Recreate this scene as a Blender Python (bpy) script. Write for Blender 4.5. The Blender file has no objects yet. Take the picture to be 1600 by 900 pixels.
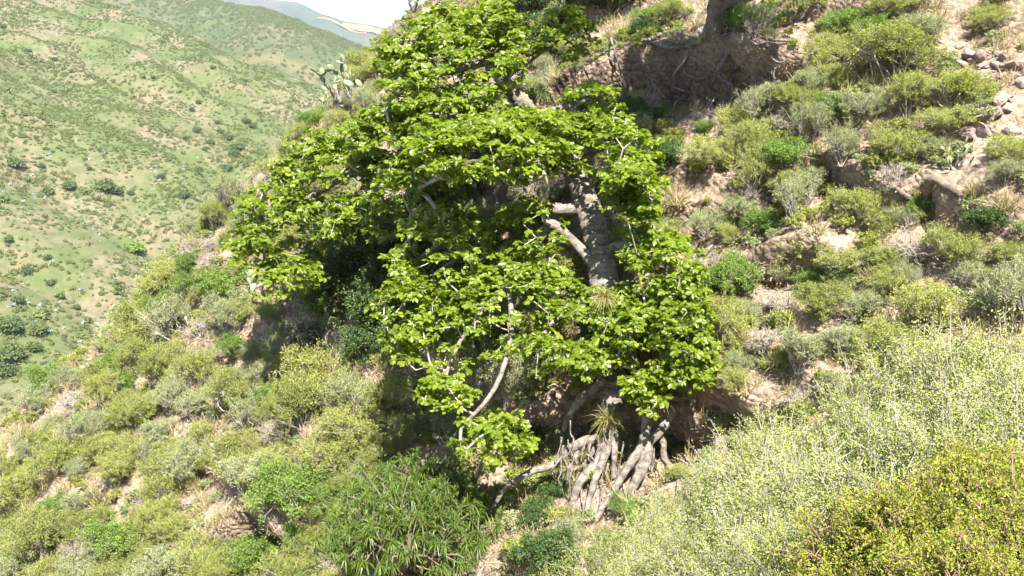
import bpy, math, random
import numpy as np
from mathutils import Matrix, Vector

# ------------------------------------------------------------------ camera, sky, sun, exposure
sc = bpy.context.scene
COL = sc.collection
PITCH = math.radians(14.0)
F = 1386.0                                   # focal length in photo pixels (1600 wide)
cam_d = bpy.data.cameras.new("camera"); cam = bpy.data.objects.new("camera", cam_d); COL.objects.link(cam)
cam_d.sensor_width = 36.0; cam_d.lens = 36.0 * F / 1600.0; cam_d.clip_start = 0.05; cam_d.clip_end = 30000
cam.location = (0, 0, 0); cam.rotation_euler = (math.pi / 2 - PITCH, 0, 0)
sc.camera = cam

TO_SUN = np.array([0.13, -0.52, 0.84]); TO_SUN /= np.linalg.norm(TO_SUN)
EL = math.asin(TO_SUN[2]); AZ = math.atan2(TO_SUN[0], TO_SUN[1])
w = bpy.data.worlds.new("World"); sc.world = w; w.use_nodes = True
nt = w.node_tree; nt.nodes.clear()
wo = nt.nodes.new("ShaderNodeOutputWorld"); bg = nt.nodes.new("ShaderNodeBackground")
sky = nt.nodes.new("ShaderNodeTexSky"); sky.sky_type = 'NISHITA'; sky.sun_disc = False
sky.sun_elevation = EL; sky.sun_rotation = AZ; sky.altitude = 1500; sky.dust_density = 0.5
tcw = nt.nodes.new("ShaderNodeTexCoord"); mpw = nt.nodes.new("ShaderNodeMapping"); mpw.inputs['Scale'].default_value = (2.2, 2.2, 6.0)
nzw = nt.nodes.new("ShaderNodeTexNoise"); nzw.inputs['Scale'].default_value = 1.7; nzw.inputs['Detail'].default_value = 7
rpw = nt.nodes.new("ShaderNodeValToRGB"); rpw.color_ramp.elements[0].position = 0.50; rpw.color_ramp.elements[1].position = 0.80
mxw = nt.nodes.new("ShaderNodeMix"); mxw.data_type = 'RGBA'; mxw.inputs['B'].default_value = (2.7, 2.8, 2.95, 1)
nt.links.new(tcw.outputs['Generated'], mpw.inputs['Vector']); nt.links.new(mpw.outputs[0], nzw.inputs['Vector'])
nt.links.new(nzw.outputs['Fac'], rpw.inputs[0]); nt.links.new(rpw.outputs[0], mxw.inputs['Factor'])
nt.links.new(sky.outputs[0], mxw.inputs['A']); nt.links.new(mxw.outputs['Result'], bg.inputs['Color'])
bg.inputs['Strength'].default_value = 0.085
nt.links.new(bg.outputs[0], wo.inputs[0])
sun_d = bpy.data.lights.new("sun", 'SUN'); sun_d.energy = 5.0; sun_d.angle = math.radians(0.53); sun_d.color = (1, 0.95, 0.87)
sun = bpy.data.objects.new("sun", sun_d); COL.objects.link(sun)
sun.rotation_euler = Vector(TO_SUN).to_track_quat('Z', 'Y').to_euler(); sun.location = (5, -8, 18)
sc.view_settings.view_transform = 'Standard'; sc.view_settings.look = 'None'
sc.view_settings.gamma = 1.0; sc.view_settings.use_curve_mapping = False
sc.view_settings.exposure = 2.05
sc.cycles.use_denoising = True
sc.cycles.max_bounces = 5; sc.cycles.diffuse_bounces = 3; sc.cycles.transmission_bounces = 3; sc.cycles.glossy_bounces = 1; sc.cycles.use_adaptive_sampling = True; sc.cycles.adaptive_threshold = 0.03
sc.cycles.volume_bounces = 0; sc.cycles.sample_clamp_indirect = 6

# ------------------------------------------------------------------ maths
CP, SP = math.cos(PITCH), math.sin(PITCH)
def c2w(p):
    p = np.asarray(p, float); x, y, z = p[..., 0], p[..., 1], p[..., 2]
    return np.stack([x, y * CP + z * SP, -y * SP + z * CP], -1)
def w2c(p):
    p = np.asarray(p, float); x, y, z = p[..., 0], p[..., 1], p[..., 2]
    return np.stack([x, y * CP - z * SP, y * SP + z * CP], -1)
def px(u, v, d):
    u, v, d = np.broadcast_arrays(np.asarray(u, float), np.asarray(v, float), np.asarray(d, float))
    return c2w(np.stack([(u - 800) / F * d, d, (450 - v) / F * d], -1))
def proj(p):
    c = w2c(p); return np.stack([800 + F * c[..., 0] / c[..., 1], 450 - F * c[..., 2] / c[..., 1], c[..., 1]], -1)
def unit(v):
    return v / (np.linalg.norm(v, axis=-1, keepdims=True) + 1e-9)

def _h(ix, iy, iz, seed):
    n = (ix * 374761393 + iy * 668265263 + iz * 2147483647 + seed * 1274126177) & 0xFFFFFFFF
    n = ((n ^ (n >> 13)) * 1274126177) & 0xFFFFFFFF
    return ((n ^ (n >> 16)) & 0xFFFF) / 65535.0
def vnoise(x, y, z=0.0, seed=0):
    x, y, z = np.broadcast_arrays(np.asarray(x, float), np.asarray(y, float), np.asarray(z, float))
    ix, iy, iz = np.floor(x).astype(np.int64), np.floor(y).astype(np.int64), np.floor(z).astype(np.int64)
    fx, fy, fz = x - ix, y - iy, z - iz
    fx, fy, fz = [f * f * (3 - 2 * f) for f in (fx, fy, fz)]
    r = 0
    for dx in (0, 1):
        for dy in (0, 1):
            for dz in (0, 1):
                r = r + _h(ix + dx, iy + dy, iz + dz, seed) * (fx if dx else 1 - fx) * (fy if dy else 1 - fy) * (fz if dz else 1 - fz)
    return r * 2 - 1
def fbm(x, y, oct=4, seed=0, gain=0.5):
    a, r = 1.0, 0
    for o in range(oct):
        r = r + a * vnoise(x * 2 ** o + 17.3 * o, y * 2 ** o - 9.1 * o, 0.37 * o, seed + o); a *= gain
    return r
def sstep(a, b, x):
    t = np.clip((x - a) / (b - a), 0, 1); return t * t * (3 - 2 * t)

# ------------------------------------------------------------------ mesh helpers
def mk_mesh(name, V, F_list, mats=(), mat_idx=None, smooth=False, var=None):
    """F_list: list of (n,k) int arrays; mat_idx: one material index per array; var: per-vertex float."""
    me = bpy.data.meshes.new(name)
    V = np.asarray(V, np.float32)
    me.vertices.add(len(V)); me.vertices.foreach_set("co", V.ravel())
    F_list = [np.asarray(f, np.int32) for f in F_list]
    keep = [i for i, f in enumerate(F_list) if len(f)]
    loops = np.concatenate([F_list[i].ravel() for i in keep])
    tot = np.concatenate([np.full(len(F_list[i]), F_list[i].shape[1], np.int32) for i in keep])
    start = np.concatenate([[0], np.cumsum(tot)[:-1]]).astype(np.int32)
    me.loops.add(len(loops)); me.loops.foreach_set("vertex_index", loops)
    me.polygons.add(len(tot)); me.polygons.foreach_set("loop_start", start); me.polygons.foreach_set("loop_total", tot)
    if mat_idx is not None:
        mi = np.concatenate([np.full(len(F_list[i]), mat_idx[i], np.int32) for i in keep]); me.polygons.foreach_set("material_index", mi)
    if smooth:
        me.polygons.foreach_set("use_smooth", np.ones(len(tot), bool))
    for m in mats: me.materials.append(m)
    if var is not None:
        a = me.attributes.new("var", 'FLOAT', 'POINT'); a.data.foreach_set("value", np.asarray(var, np.float32))
    me.update(calc_edges=True); me.validate()
    return me
def link(name, me, parent=None, mat=None):
    o = bpy.data.objects.new(name, me); COL.objects.link(o)
    if parent is not None: o.parent = parent
    if mat is not None: o.matrix_world = mat
    return o
def tag(o, label=None, cat=None, group=None, kind=None):
    if label: o['label'] = label
    if cat: o['category'] = cat
    if group: o['group'] = group
    if kind: o['kind'] = kind
    return o
def empty(name, loc, scale=1.0, rz=0.0):
    o = bpy.data.objects.new(name, None); COL.objects.link(o)
    o.location = tuple(loc); o.rotation_euler = (0, 0, rz); o.scale = (scale,) * 3; o.empty_display_size = 0.2
    return o
class Acc:
    """collects vertices and faces"""
    def __init__(s): s.V, s.Q, s.T, s.var, s.n = [], [], [], [], 0
    def add(s, V, Q=None, T=None, var=None):
        V = np.asarray(V, float).reshape(-1, 3)
        if Q is not None and len(Q): s.Q.append(np.asarray(Q) + s.n)
        if T is not None and len(T): s.T.append(np.asarray(T) + s.n)
        s.V.append(V); s.var.append(np.full(len(V), 0.5) if var is None else np.asarray(var, float)); s.n += len(V)
    def get(s):
        Q = np.concatenate(s.Q) if s.Q else np.zeros((0, 4), int); T = np.concatenate(s.T) if s.T else np.zeros((0, 3), int)
        return np.concatenate(s.V), Q, T, np.concatenate(s.var)
    def mesh(s, name, mat, smooth=False):
        V, Q, T, var = s.get(); return mk_mesh(name, V, [Q, T], [mat], smooth=smooth, var=var)
def prisms(acc, P0, P1, r0, r1, sides=3, var=None):
    """many straight tapered twigs at once"""
    P0, P1 = np.asarray(P0, float), np.asarray(P1, float); n = len(P0)
    if n == 0: return
    d = unit(P1 - P0); a = np.where(np.abs(d[:, 2:3]) > 0.9, [[1.0, 0, 0]], [[0, 0, 1.0]])
    e1 = unit(np.cross(d, a)); e2 = np.cross(d, e1)
    r0 = np.broadcast_to(r0, (n,)); r1 = np.broadcast_to(r1, (n,))
    ang = np.arange(sides) * 2 * math.pi / sides
    ring = e1[:, None] * np.cos(ang)[None, :, None] + e2[:, None] * np.sin(ang)[None, :, None]
    V = np.concatenate([P0[:, None] + ring * r0[:, None, None], P1[:, None] + ring * r1[:, None, None]], 1)
    k = np.arange(sides); q = np.stack([k, (k + 1) % sides, (k + 1) % sides + sides, k + sides], 1)
    Q = (q[None] + (np.arange(n) * 2 * sides)[:, None, None]).reshape(-1, 4)
    acc.add(V, Q, var=None if var is None else np.repeat(var, 2 * sides))
def catmull(P, step):
    P = np.asarray(P, float)
    Pe = np.concatenate([[2 * P[0] - P[1]], P, [2 * P[-1] - P[-2]]]); out = []
    for i in range(1, len(Pe) - 2):
        n = max(2, int(np.linalg.norm(Pe[i + 1][:3] - Pe[i][:3]) / step)); t = np.linspace(0, 1, n, endpoint=False)[:, None]
        a, b, c, d = Pe[i - 1], Pe[i], Pe[i + 1], Pe[i + 2]
        out.append(0.5 * (2 * b + (c - a) * t + (2 * a - 5 * b + 4 * c - d) * t ** 2 + (3 * b - a - 3 * c + d) * t ** 3))
    out.append(P[-1:]); return np.concatenate(out)
def tube(acc, P, sides=10, step=0.08, rough=0.12, rings=0.0, seed=0):
    """P: rows x,y,z,r -> a smooth tube with uneven bark; ends closed"""
    C = catmull(P, step); pts, r = C[:, :3], np.maximum(C[:, 3], 0.002); n = len(pts)
    t = unit(np.gradient(pts, axis=0)); e1 = np.zeros_like(t)
    a = np.array([1.0, 0.1, 0.0]) if abs(t[0, 0]) < 0.8 else np.array([0, 0, 1.0])
    for i in range(n):
        a = a - t[i] * a.dot(t[i]); a /= np.linalg.norm(a); e1[i] = a
    e2 = np.cross(t, e1); ang = np.arange(sides) * 2 * math.pi / sides
    s = np.concatenate([[0], np.cumsum(np.linalg.norm(np.diff(pts, axis=0), axis=1))])
    A, S = np.meshgrid(ang, s); rr = r[:, None] * np.ones_like(A)
    rr = rr * (1 + rough * (vnoise(np.cos(A) * 1.3 + 5, np.sin(A) * 1.3, S / (r.mean() * 3 + .02), seed) + 0.7 * vnoise(np.cos(A) * 3, np.sin(A) * 3, S / (r.mean() * 1.1 + .02), seed + 3) + 0.45 * np.cos(5 * A + 2.5 * vnoise(S / (r.mean() * 6 + .02), 0.5, 0, seed + 7)) * vnoise(S / (r.mean() * 4 + .02), 2.5, 0, seed + 8)))
    if rings:
        ph = S / 0.21 + 0.35 * np.cos(A + seed) + 0.5 * vnoise(S * 2, A * 0 + seed)
        fr = ph - np.floor(ph)
        rr = rr + rings * (fr ** 1.5 - 0.5) - rings * 1.0 * (fr > 0.93) + rings * 0.25 * vnoise(np.cos(A) * 5, np.sin(A) * 5, S * 26, seed)
    V = pts[:, None] + e1[:, None] * (np.cos(A) * rr)[..., None] + e2[:, None] * (np.sin(A) * rr)[..., None]
    V = np.concatenate([V.reshape(-1, 3), pts[:1], pts[-1:]])
    k = np.arange(sides); q = np.stack([k, (k + 1) % sides, (k + 1) % sides + sides, k + sides], 1)
    Q = (q[None] + (np.arange(n - 1) * sides)[:, None, None]).reshape(-1, 4)
    T = np.concatenate([np.stack([(k + 1) % sides, k, np.full(sides, n * sides)], 1), np.stack([k + (n - 1) * sides, (k + 1) % sides + (n - 1) * sides, np.full(sides, n * sides + 1)], 1)])
    acc.add(V, Q, T)

# ------------------------------------------------------------------ materials
def new_mat(name):
    m = bpy.data.materials.new(name); m.use_nodes = True; m.node_tree.nodes.clear(); return m, m.node_tree
def N(t, kind, **kw):
    n = t.nodes.new(kind)
    for k, v in kw.items(): setattr(n, k, v)
    return n
def leaf_mat(name, c0, c1, c2=None, trans=0.35, rough=0.45, spec=0.4, trans_tint=(1.1, 1.25, 0.55)):
    """leaf colour drifts between c0 and c1 by leaf and by plant"""
    m, t = new_mat(name); out = N(t, 'ShaderNodeOutputMaterial')
    at = N(t, 'ShaderNodeAttribute'); at.attribute_name = "var"
    oi = N(t, 'ShaderNodeObjectInfo')
    ad = N(t, 'ShaderNodeMath', operation='MULTIPLY_ADD'); ad.inputs[1].default_value = 0.62
    mu = N(t, 'ShaderNodeMath', operation='MULTIPLY'); mu.inputs[1].default_value = 0.38
    t.links.new(oi.outputs['Random'], mu.inputs[0]); t.links.new(at.outputs['Fac'], ad.inputs[0]); t.links.new(mu.outputs[0], ad.inputs[2])
    rp = N(t, 'ShaderNodeValToRGB'); e = rp.color_ramp.elements
    e[0].position = 0.1; e[0].color = (*c0, 1); e[1].position = 0.8; e[1].color = (*c1, 1)
    if c2: x = rp.color_ramp.elements.new(0.97); x.color = (*c2, 1)
    t.links.new(ad.outputs[0], rp.inputs[0])
    pr = N(t, 'ShaderNodeBsdfPrincipled'); pr.inputs['Roughness'].default_value = rough; pr.inputs['Specular IOR Level'].default_value = spec
    t.links.new(rp.outputs[0], pr.inputs['Base Color'])
    tr = N(t, 'ShaderNodeBsdfTranslucent'); mx = N(t, 'ShaderNodeMixShader'); mx.inputs[0].default_value = trans
    tm = N(t, 'ShaderNodeMix', data_type='RGBA', blend_type='MULTIPLY'); tm.inputs['Factor'].default_value = 1; tm.inputs['B'].default_value = (*trans_tint, 1)
    t.links.new(rp.outputs[0], tm.inputs['A']); t.links.new(tm.outputs['Result'], tr.inputs['Color'])
    t.links.new(pr.outputs[0], mx.inputs[1]); t.links.new(tr.outputs[0], mx.inputs[2]); t.links.new(mx.outputs[0], out.inputs[0])
    return m
def bark_mat(name, c0, c1, scale=6.0, bump=0.6, stretch=(1, 1, 1)):
    m, t = new_mat(name); out = N(t, 'ShaderNodeOutputMaterial'); pr = N(t, 'ShaderNodeBsdfPrincipled'); pr.inputs['Roughness'].default_value = 0.85
    pr.inputs['Specular IOR Level'].default_value = 0.2
    tc = N(t, 'ShaderNodeTexCoord'); mp = N(t, 'ShaderNodeMapping'); mp.inputs['Scale'].default_value = stretch
    t.links.new(tc.outputs['Object'], mp.inputs['Vector'])
    n1 = N(t, 'ShaderNodeTexNoise'); n1.inputs['Scale'].default_value = scale; n1.inputs['Detail'].default_value = 6; n1.inputs['Roughness'].default_value = 0.65
    n2 = N(t, 'ShaderNodeTexNoise'); n2.inputs['Scale'].default_value = scale * 7; n2.inputs['Detail'].default_value = 4
    rp = N(t, 'ShaderNodeValToRGB'); e = rp.color_ramp.elements; e[0].position = 0.32; e[0].color = (*c0, 1); e[1].position = 0.67; e[1].color = (*c1, 1)
    t.links.new(mp.outputs[0], n1.inputs['Vector']); t.links.new(mp.outputs[0], n2.inputs['Vector'])
    t.links.new(n1.outputs['Fac'], rp.inputs[0]); t.links.new(rp.outputs[0], pr.inputs['Base Color'])
    b = N(t, 'ShaderNodeBump'); b.inputs['Strength'].default_value = bump; b.inputs['Distance'].default_value = 0.02
    t.links.new(n2.outputs['Fac'], b.inputs['Height']); t.links.new(b.outputs[0], pr.inputs['Normal'])
    t.links.new(pr.outputs[0], out.inputs[0]); return m
def soil_mat(name, cols, s1, s2, s3, bump=0.5, dist=0.05, stones=0):
    """three noise scales mix four soil colours"""
    m, t = new_mat(name); out = N(t, 'ShaderNodeOutputMaterial'); pr = N(t, 'ShaderNodeBsdfPrincipled'); pr.inputs['Roughness'].default_value = 0.95
    pr.inputs['Specular IOR Level'].default_value = 0.1
    tc = N(t, 'ShaderNodeTexCoord'); ns = []
    for s, d in ((s1, 5), (s2, 6), (s3, 5)):
        n = N(t, 'ShaderNodeTexNoise'); n.inputs['Scale'].default_value = s; n.inputs['Detail'].default_value = d; n.inputs['Roughness'].default_value = 0.62
        t.links.new(tc.outputs['Object'], n.inputs['Vector']); ns.append(n)
    prev = None
    for i, n in enumerate(ns):
        mr = N(t, 'ShaderNodeMapRange'); mr.inputs[1].default_value = 0.42; mr.inputs[2].default_value = 0.6
        t.links.new(n.outputs['Fac'], mr.inputs[0])
        mx = N(t, 'ShaderNodeMix', data_type='RGBA')
        t.links.new(mr.outputs[0], mx.inputs['Factor'])
        if prev is None: mx.inputs['A'].default_value = (*cols[0], 1)
        else: t.links.new(prev.outputs['Result'], mx.inputs['A'])
        mx.inputs['B'].default_value = (*cols[i + 1], 1); prev = mx
        if i == 2: mr.inputs[4].default_value = 0.65
    t.links.new(prev.outputs['Result'], pr.inputs['Base Color'])
    ad = N(t, 'ShaderNodeMath', operation='MULTIPLY_ADD'); ad.inputs[1].default_value = 0.5
    t.links.new(ns[2].outputs['Fac'], ad.inputs[0]); t.links.new(ns[1].outputs['Fac'], ad.inputs[2])
    b = N(t, 'ShaderNodeBump'); b.inputs['Strength'].default_value = bump; b.inputs['Distance'].default_value = dist
    if stones:
        vo_ = N(t, 'ShaderNodeTexVoronoi'); vo_.inputs['Scale'].default_value = stones; t.links.new(tc.outputs['Object'], vo_.inputs['Vector'])
        hm = N(t, 'ShaderNodeMath', operation='MULTIPLY_ADD'); hm.inputs[1].default_value = -0.55; t.links.new(vo_.outputs['Distance'], hm.inputs[0]); t.links.new(ad.outputs[0], hm.inputs[2]); t.links.new(hm.outputs[0], b.inputs['Height'])
        bw = N(t, 'ShaderNodeRGBToBW'); t.links.new(vo_.outputs['Color'], bw.inputs[0]); mr = N(t, 'ShaderNodeMapRange'); mr.inputs[3].default_value = 0.72; mr.inputs[4].default_value = 1.25; t.links.new(bw.outputs[0], mr.inputs[0])
        mm_ = N(t, 'ShaderNodeMix', data_type='RGBA', blend_type='MULTIPLY'); mm_.inputs['Factor'].default_value = 1; t.links.new(prev.outputs['Result'], mm_.inputs['A']); t.links.new(mr.outputs[0], mm_.inputs['B']); t.links.new(mm_.outputs['Result'], pr.inputs['Base Color'])
    else: t.links.new(ad.outputs[0], b.inputs['Height'])
    t.links.new(b.outputs[0], pr.inputs['Normal'])
    t.links.new(pr.outputs[0], out.inputs[0]); return m

M = {}
M['soil'] = soil_mat('dry_soil', [(0.29, 0.215, 0.155), (0.20, 0.15, 0.105), (0.35, 0.265, 0.20), (0.15, 0.115, 0.08)], 0.35, 1.6, 9.0, 1.0, 0.12, 8.0)
M['hill'] = soil_mat('scrub_hill_ground', [(0.10, 0.112, 0.042), (0.078, 0.10, 0.036), (0.165, 0.13, 0.085), (0.062, 0.082, 0.032)], 0.02, 0.06, 0.5, 0.3, 0.4)
M['hill2'] = soil_mat('green_hill_ground', [(0.075, 0.09, 0.032), (0.06, 0.08, 0.03), (0.12, 0.105, 0.05), (0.04, 0.06, 0.026)], 0.006, 0.02, 0.09, 0.5, 1.5)
M['mount'] = soil_mat('mountain_ground', [(0.05, 0.07, 0.04), (0.06, 0.08, 0.045), (0.10, 0.09, 0.06), (0.04, 0.055, 0.035)], 0.003, 0.008, 0.04, 0.4, 4)
M['scar'] = soil_mat('red_earth', [(0.34, 0.17, 0.08), (0.30, 0.15, 0.075), (0.38, 0.21, 0.11), (0.14, 0.10, 0.055)], 0.01, 0.03, 0.1, 0.3, 1)
M['rock'] = soil_mat('pink_rock', [(0.27, 0.20, 0.175), (0.20, 0.15, 0.13), (0.33, 0.26, 0.23), (0.13, 0.1, 0.09)], 3, 9, 26, 0.6, 0.02)
M['bark'] = bark_mat('grey_bark', (0.06, 0.048, 0.038), (0.31, 0.27, 0.23), 9, 1.0, (1, 1, 1.25))
M['trunk'] = bark_mat('banded_trunk_bark', (0.055, 0.043, 0.033), (0.30, 0.26, 0.215), 3.2, 1.0, (0.8, 0.8, 5.0))
M['twig'] = bark_mat('pale_twig', (0.22, 0.18, 0.145), (0.45, 0.40, 0.35), 5, 0.2)
M['darkbark'] = bark_mat('dark_bark', (0.08, 0.06, 0.045), (0.24, 0.19, 0.15), 5, 0.8)
M['greyroot'] = bark_mat('weathered_root', (0.07, 0.058, 0.047), (0.24, 0.215, 0.195), 9, 0.6)
M['redtwig'] = bark_mat('red_brown_twig', (0.13, 0.07, 0.05), (0.30, 0.19, 0.15), 8, 0.2)
M['leaf'] = leaf_mat('broad_leaf', (0.135, 0.195, 0.014), (0.275, 0.335, 0.034), (0.38, 0.39, 0.07), 0.52, 0.36, 0.5)
M['acacia'] = leaf_mat('thorn_leaf', (0.20, 0.235, 0.05), (0.37, 0.385, 0.10), (0.44, 0.41, 0.17), 0.42, 0.6, 0.25)
M['sage'] = leaf_mat('sage_leaf', (0.20, 0.24, 0.09), (0.35, 0.385, 0.18), None, 0.36, 0.65, 0.25, (1, 1.1, .7))
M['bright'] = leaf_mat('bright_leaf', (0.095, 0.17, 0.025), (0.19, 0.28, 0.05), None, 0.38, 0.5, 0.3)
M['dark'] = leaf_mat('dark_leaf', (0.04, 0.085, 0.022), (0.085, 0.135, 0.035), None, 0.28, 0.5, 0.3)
M['strap'] = leaf_mat('strap_leaf', (0.065, 0.115, 0.018), (0.145, 0.205, 0.035), (0.27, 0.31, 0.06), 0.42, 0.42, 0.4)
M['gold'] = leaf_mat('yellow_green_leaf', (0.19, 0.235, 0.03), (0.34, 0.36, 0.045), (0.45, 0.39, 0.05), 0.4, 0.55, 0.3)
M['weed'] = leaf_mat('pale_weed_leaf', (0.24, 0.285, 0.065), (0.42, 0.46, 0.14), (0.47, 0.46, 0.22), 0.42, 0.6, 0.3, (1, 1.15, .65))
M['grass'] = leaf_mat('dry_grass_blade', (0.22, 0.21, 0.085), (0.44, 0.37, 0.21), (0.52, 0.45, 0.3), 0.3, 0.7, 0.2, (1, 1, .7))
M['airplant'] = leaf_mat('air_plant_blade', (0.14, 0.14, 0.05), (0.32, 0.29, 0.11), None, 0.25, 0.6, 0.2)
M['cactus'] = leaf_mat('cactus_skin', (0.12, 0.16, 0.085), (0.24, 0.27, 0.16), (0.33, 0.33, 0.22), 0.0, 0.55, 0.35)
M['hillbush'] = leaf_mat('hill_bush_leaf', (0.11, 0.14, 0.045), (0.19, 0.21, 0.075), (0.24, 0.215, 0.13), 0.35, 0.7, 0.2)
M['hilltree'] = leaf_mat('hill_tree_leaf', (0.075, 0.11, 0.04), (0.14, 0.18, 0.065), None, 0.35, 0.6, 0.2)
M['agave'] = leaf_mat('blue_agave_leaf', (0.25, 0.31, 0.28), (0.42, 0.47, 0.44), None, 0.05, 0.5, 0.3)
M['litter'] = leaf_mat('dry_litter', (0.16, 0.115, 0.075), (0.34, 0.25, 0.17), None, 0.1, 0.9, 0.1, (1, 1, 1))

# ------------------------------------------------------------------ sloping ground patches
class Slope:
    """a hillside: a plane given by its inverse depth in the photo, 1/d = A + B u + C v, with relief along its normal"""
    def __init__(s, A, B, C):
        s.abc = (A, B, C)
        s.n = unit(c2w([-B * F, -(A + 800 * B + 450 * C), C * F]))
        s.O = s.plane(800, 450)
        s.es = unit(np.cross(s.n, [0, 0, 1.0]))
        if s.es[0] < 0: s.es = -s.es
        s.et = np.cross(s.n, s.es)
        if s.et[2] < 0: s.et = -s.et
    def plane(s, u, v):
        A, B, C = s.abc
        return px(u, v, 1.0 / (A + B * np.asarray(u, float) + C * np.asarray(v, float)))
    def st(s, P):
        D = np.asarray(P) - s.O; return D @ s.es, D @ s.et
    def pst(s, u, v): return s.st(s.plane(u, v))
    def disp(s, a, b): return 0 * a
    def at(s, a, b):
        a, b = np.asarray(a, float), np.asarray(b, float)
        return s.O + a[..., None] * s.es + b[..., None] * s.et + s.disp(a, b)[..., None] * s.n
    def ground(s, u, v):
        """the ground point seen at a pixel"""
        U, W = float(u), float(v)
        for _ in range(6):
            a, b = s.pst(U, W); P = s.at(a, b); q = proj(P)
            U += 0.7 * (u - q[0]); W += 0.7 * (v - q[1])
        a, b = s.pst(U, W); return s.at(a, b)
    def mesh(s, name, sa, tb, mat):
        A, B_ = np.meshgrid(sa, tb); V = s.at(A, B_).reshape(-1, 3); m, n = A.shape
        i = np.arange(m * n).reshape(m, n); Q = np.stack([i[:-1, :-1], i[:-1, 1:], i[1:, 1:], i[1:, :-1]], -1).reshape(-1, 4)
        if np.cross(s.es, s.et) @ s.n < 0: Q = Q[:, ::-1]
        return mk_mesh(name, V, [Q], [mat], smooth=True)
def spaced(lo, hi, clo, chi, fine, coarse):
    """grid lines: fine between clo and chi, widening outside"""
    out = list(np.arange(clo, chi, fine)); x, st_ = clo, fine
    while x > lo: st_ = min(st_ * 1.12, coarse); x -= st_; out.append(x)
    x, st_ = chi, fine
    while x < hi: out.append(x); st_ = min(st_ * 1.12, coarse); x += st_
    return np.unique(np.round(out, 4))

near = Slope(0.0073, 3.1e-5, 3.75e-5)
def poly_st(S, pts):
    a = [S.pst(u, v) for u, v in pts]; return np.array([p[0] for p in a]), np.array([p[1] for p in a])
_cs, _ct = poly_st(near, [(0, 690), (120, 568), (250, 445), (350, 338), (480, 208), (560, 128), (610, 70)])
_o = np.argsort(_ct); CR_T, CR_S = _ct[_o], _cs[_o]
SCARPS = []                                    # (s, t, out above, in below, reach below)
for pts, a, b, wd in [
    ([(850, 185), (930, 140), (1000, 100), (1100, 82), (1170, 90), (1250, 95)], 0.55, 1.7, 1.5),
    ([(1085, 612), (1140, 618), (1200, 640), (1260, 655)], 0.35, 1.1, 0.7),
    ([(1180, 405), (1240, 392), (1310, 392)], 0.3, 0.75, 0.6),
    ([(1200, 262), (1290, 252), (1390, 290)], 0.25, 0.7, 0.5),
    ([(1390, 300), (1440, 285), (1510, 312)], 0.2, 0.6, 0.6),
    ([(1110, 480), (1160, 465), (1230, 475)], 0.2, 0.5, 0.4),
    ([(840, 660), (900, 625), (980, 608), (1090, 650)], 0.2, 1.6, 1.6),
    ([(1380, 560), (1440, 535), (1530, 545)], 0.2, 0.6, 0.5),
    ([(470, 560), (540, 530), (600, 520)], 0.15, 0.35, 0.8),
    ([(340, 845), (400, 815), (450, 830)], 0.4, 1.2, 1.0),
    ([(600, 600), (660, 590), (720, 600)], 0.2, 0.6, 0.7),
    ([(1020, 330), (1080, 310), (1130, 320)], 0.2, 0.6, 0.6),
]:
    s_, t_ = poly_st(near, pts); o = np.argsort(s_); SCARPS.append((s_[o], t_[o], a, b, wd))
_gs, _gt = poly_st(near, [(735, 600), (690, 680), (600, 770), (480, 880), (380, 980)])
_o = np.argsort(_gt); GU_T, GU_S = _gt[_o], _gs[_o]
def near_disp(a, b):
    d = 0.55 * fbm(a / 5.0, b / 5.0, 3, 11) + 0.16 * fbm(a / 1.3, b / 1.3, 3, 23) + 0.045 * fbm(a / 0.35, b / 0.35, 2, 31)
    g = (b + 1.3 * fbm(a / 3.5, b / 6.0, 3, 41)) / 1.9; fr = g - np.floor(g)
    d = d + 0.30 * (sstep(0.0, 0.16, fr) - fr) * (0.4 + 0.6 * sstep(-0.3, 0.5, vnoise(a / 2.7, b / 2.7, 0, 51)))
    for s_, t_, up, dn, wd in SCARPS:
        f = np.interp(a, s_, t_) + 0.18 * vnoise(a * 1.7, 3.1, 0, 7); e = b - f
        k = sstep(s_[0] - 0.5, s_[0] + 0.5, a) * (1 - sstep(s_[-1] - 0.5, s_[-1] + 0.5, a))
        d = d + k * np.where(e > 0, up * np.exp(-np.maximum(e, 0) / 1.2), 0)
        d = d + k * np.where(e <= 0, (up - (up + dn) * sstep(0, -0.28, e)) * np.exp(-np.maximum(-e - 0.3, 0) / wd), 0)
    gs = np.interp(b, GU_T, GU_S); d = d - 1.1 * np.exp(-((a - gs) / 1.2) ** 2) * sstep(GU_T[-1] + 1, GU_T[-1] - 2, b)
    cs = np.interp(b, CR_T, CR_S) + 0.8 * vnoise(b / 3.0, 1.7, 0, 61); e = np.maximum(cs + 1.5 - a, 0)
    return d - np.where(e < 9, 0.075 * e ** 2, 0.075 * 81 + 1.35 * (e - 9))
near.disp = near_disp
sl, tl = near.pst(0, 900); sr, tr_ = near.pst(1600, 900); s3, t3 = near.pst(1300, 0); s4, t4 = near.pst(620, 30)
sa = spaced(-75, 45, min(sl, s4) - 3, sr + 2, 0.125, 3.0); tb = spaced(-45, 45, min(tl, tr_) - 1, max(t3, t4) + 1, 0.125, 3.0)
tag(link('hillside', near.mesh('hillside', sa, tb, M['soil'])), kind='structure')

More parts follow.
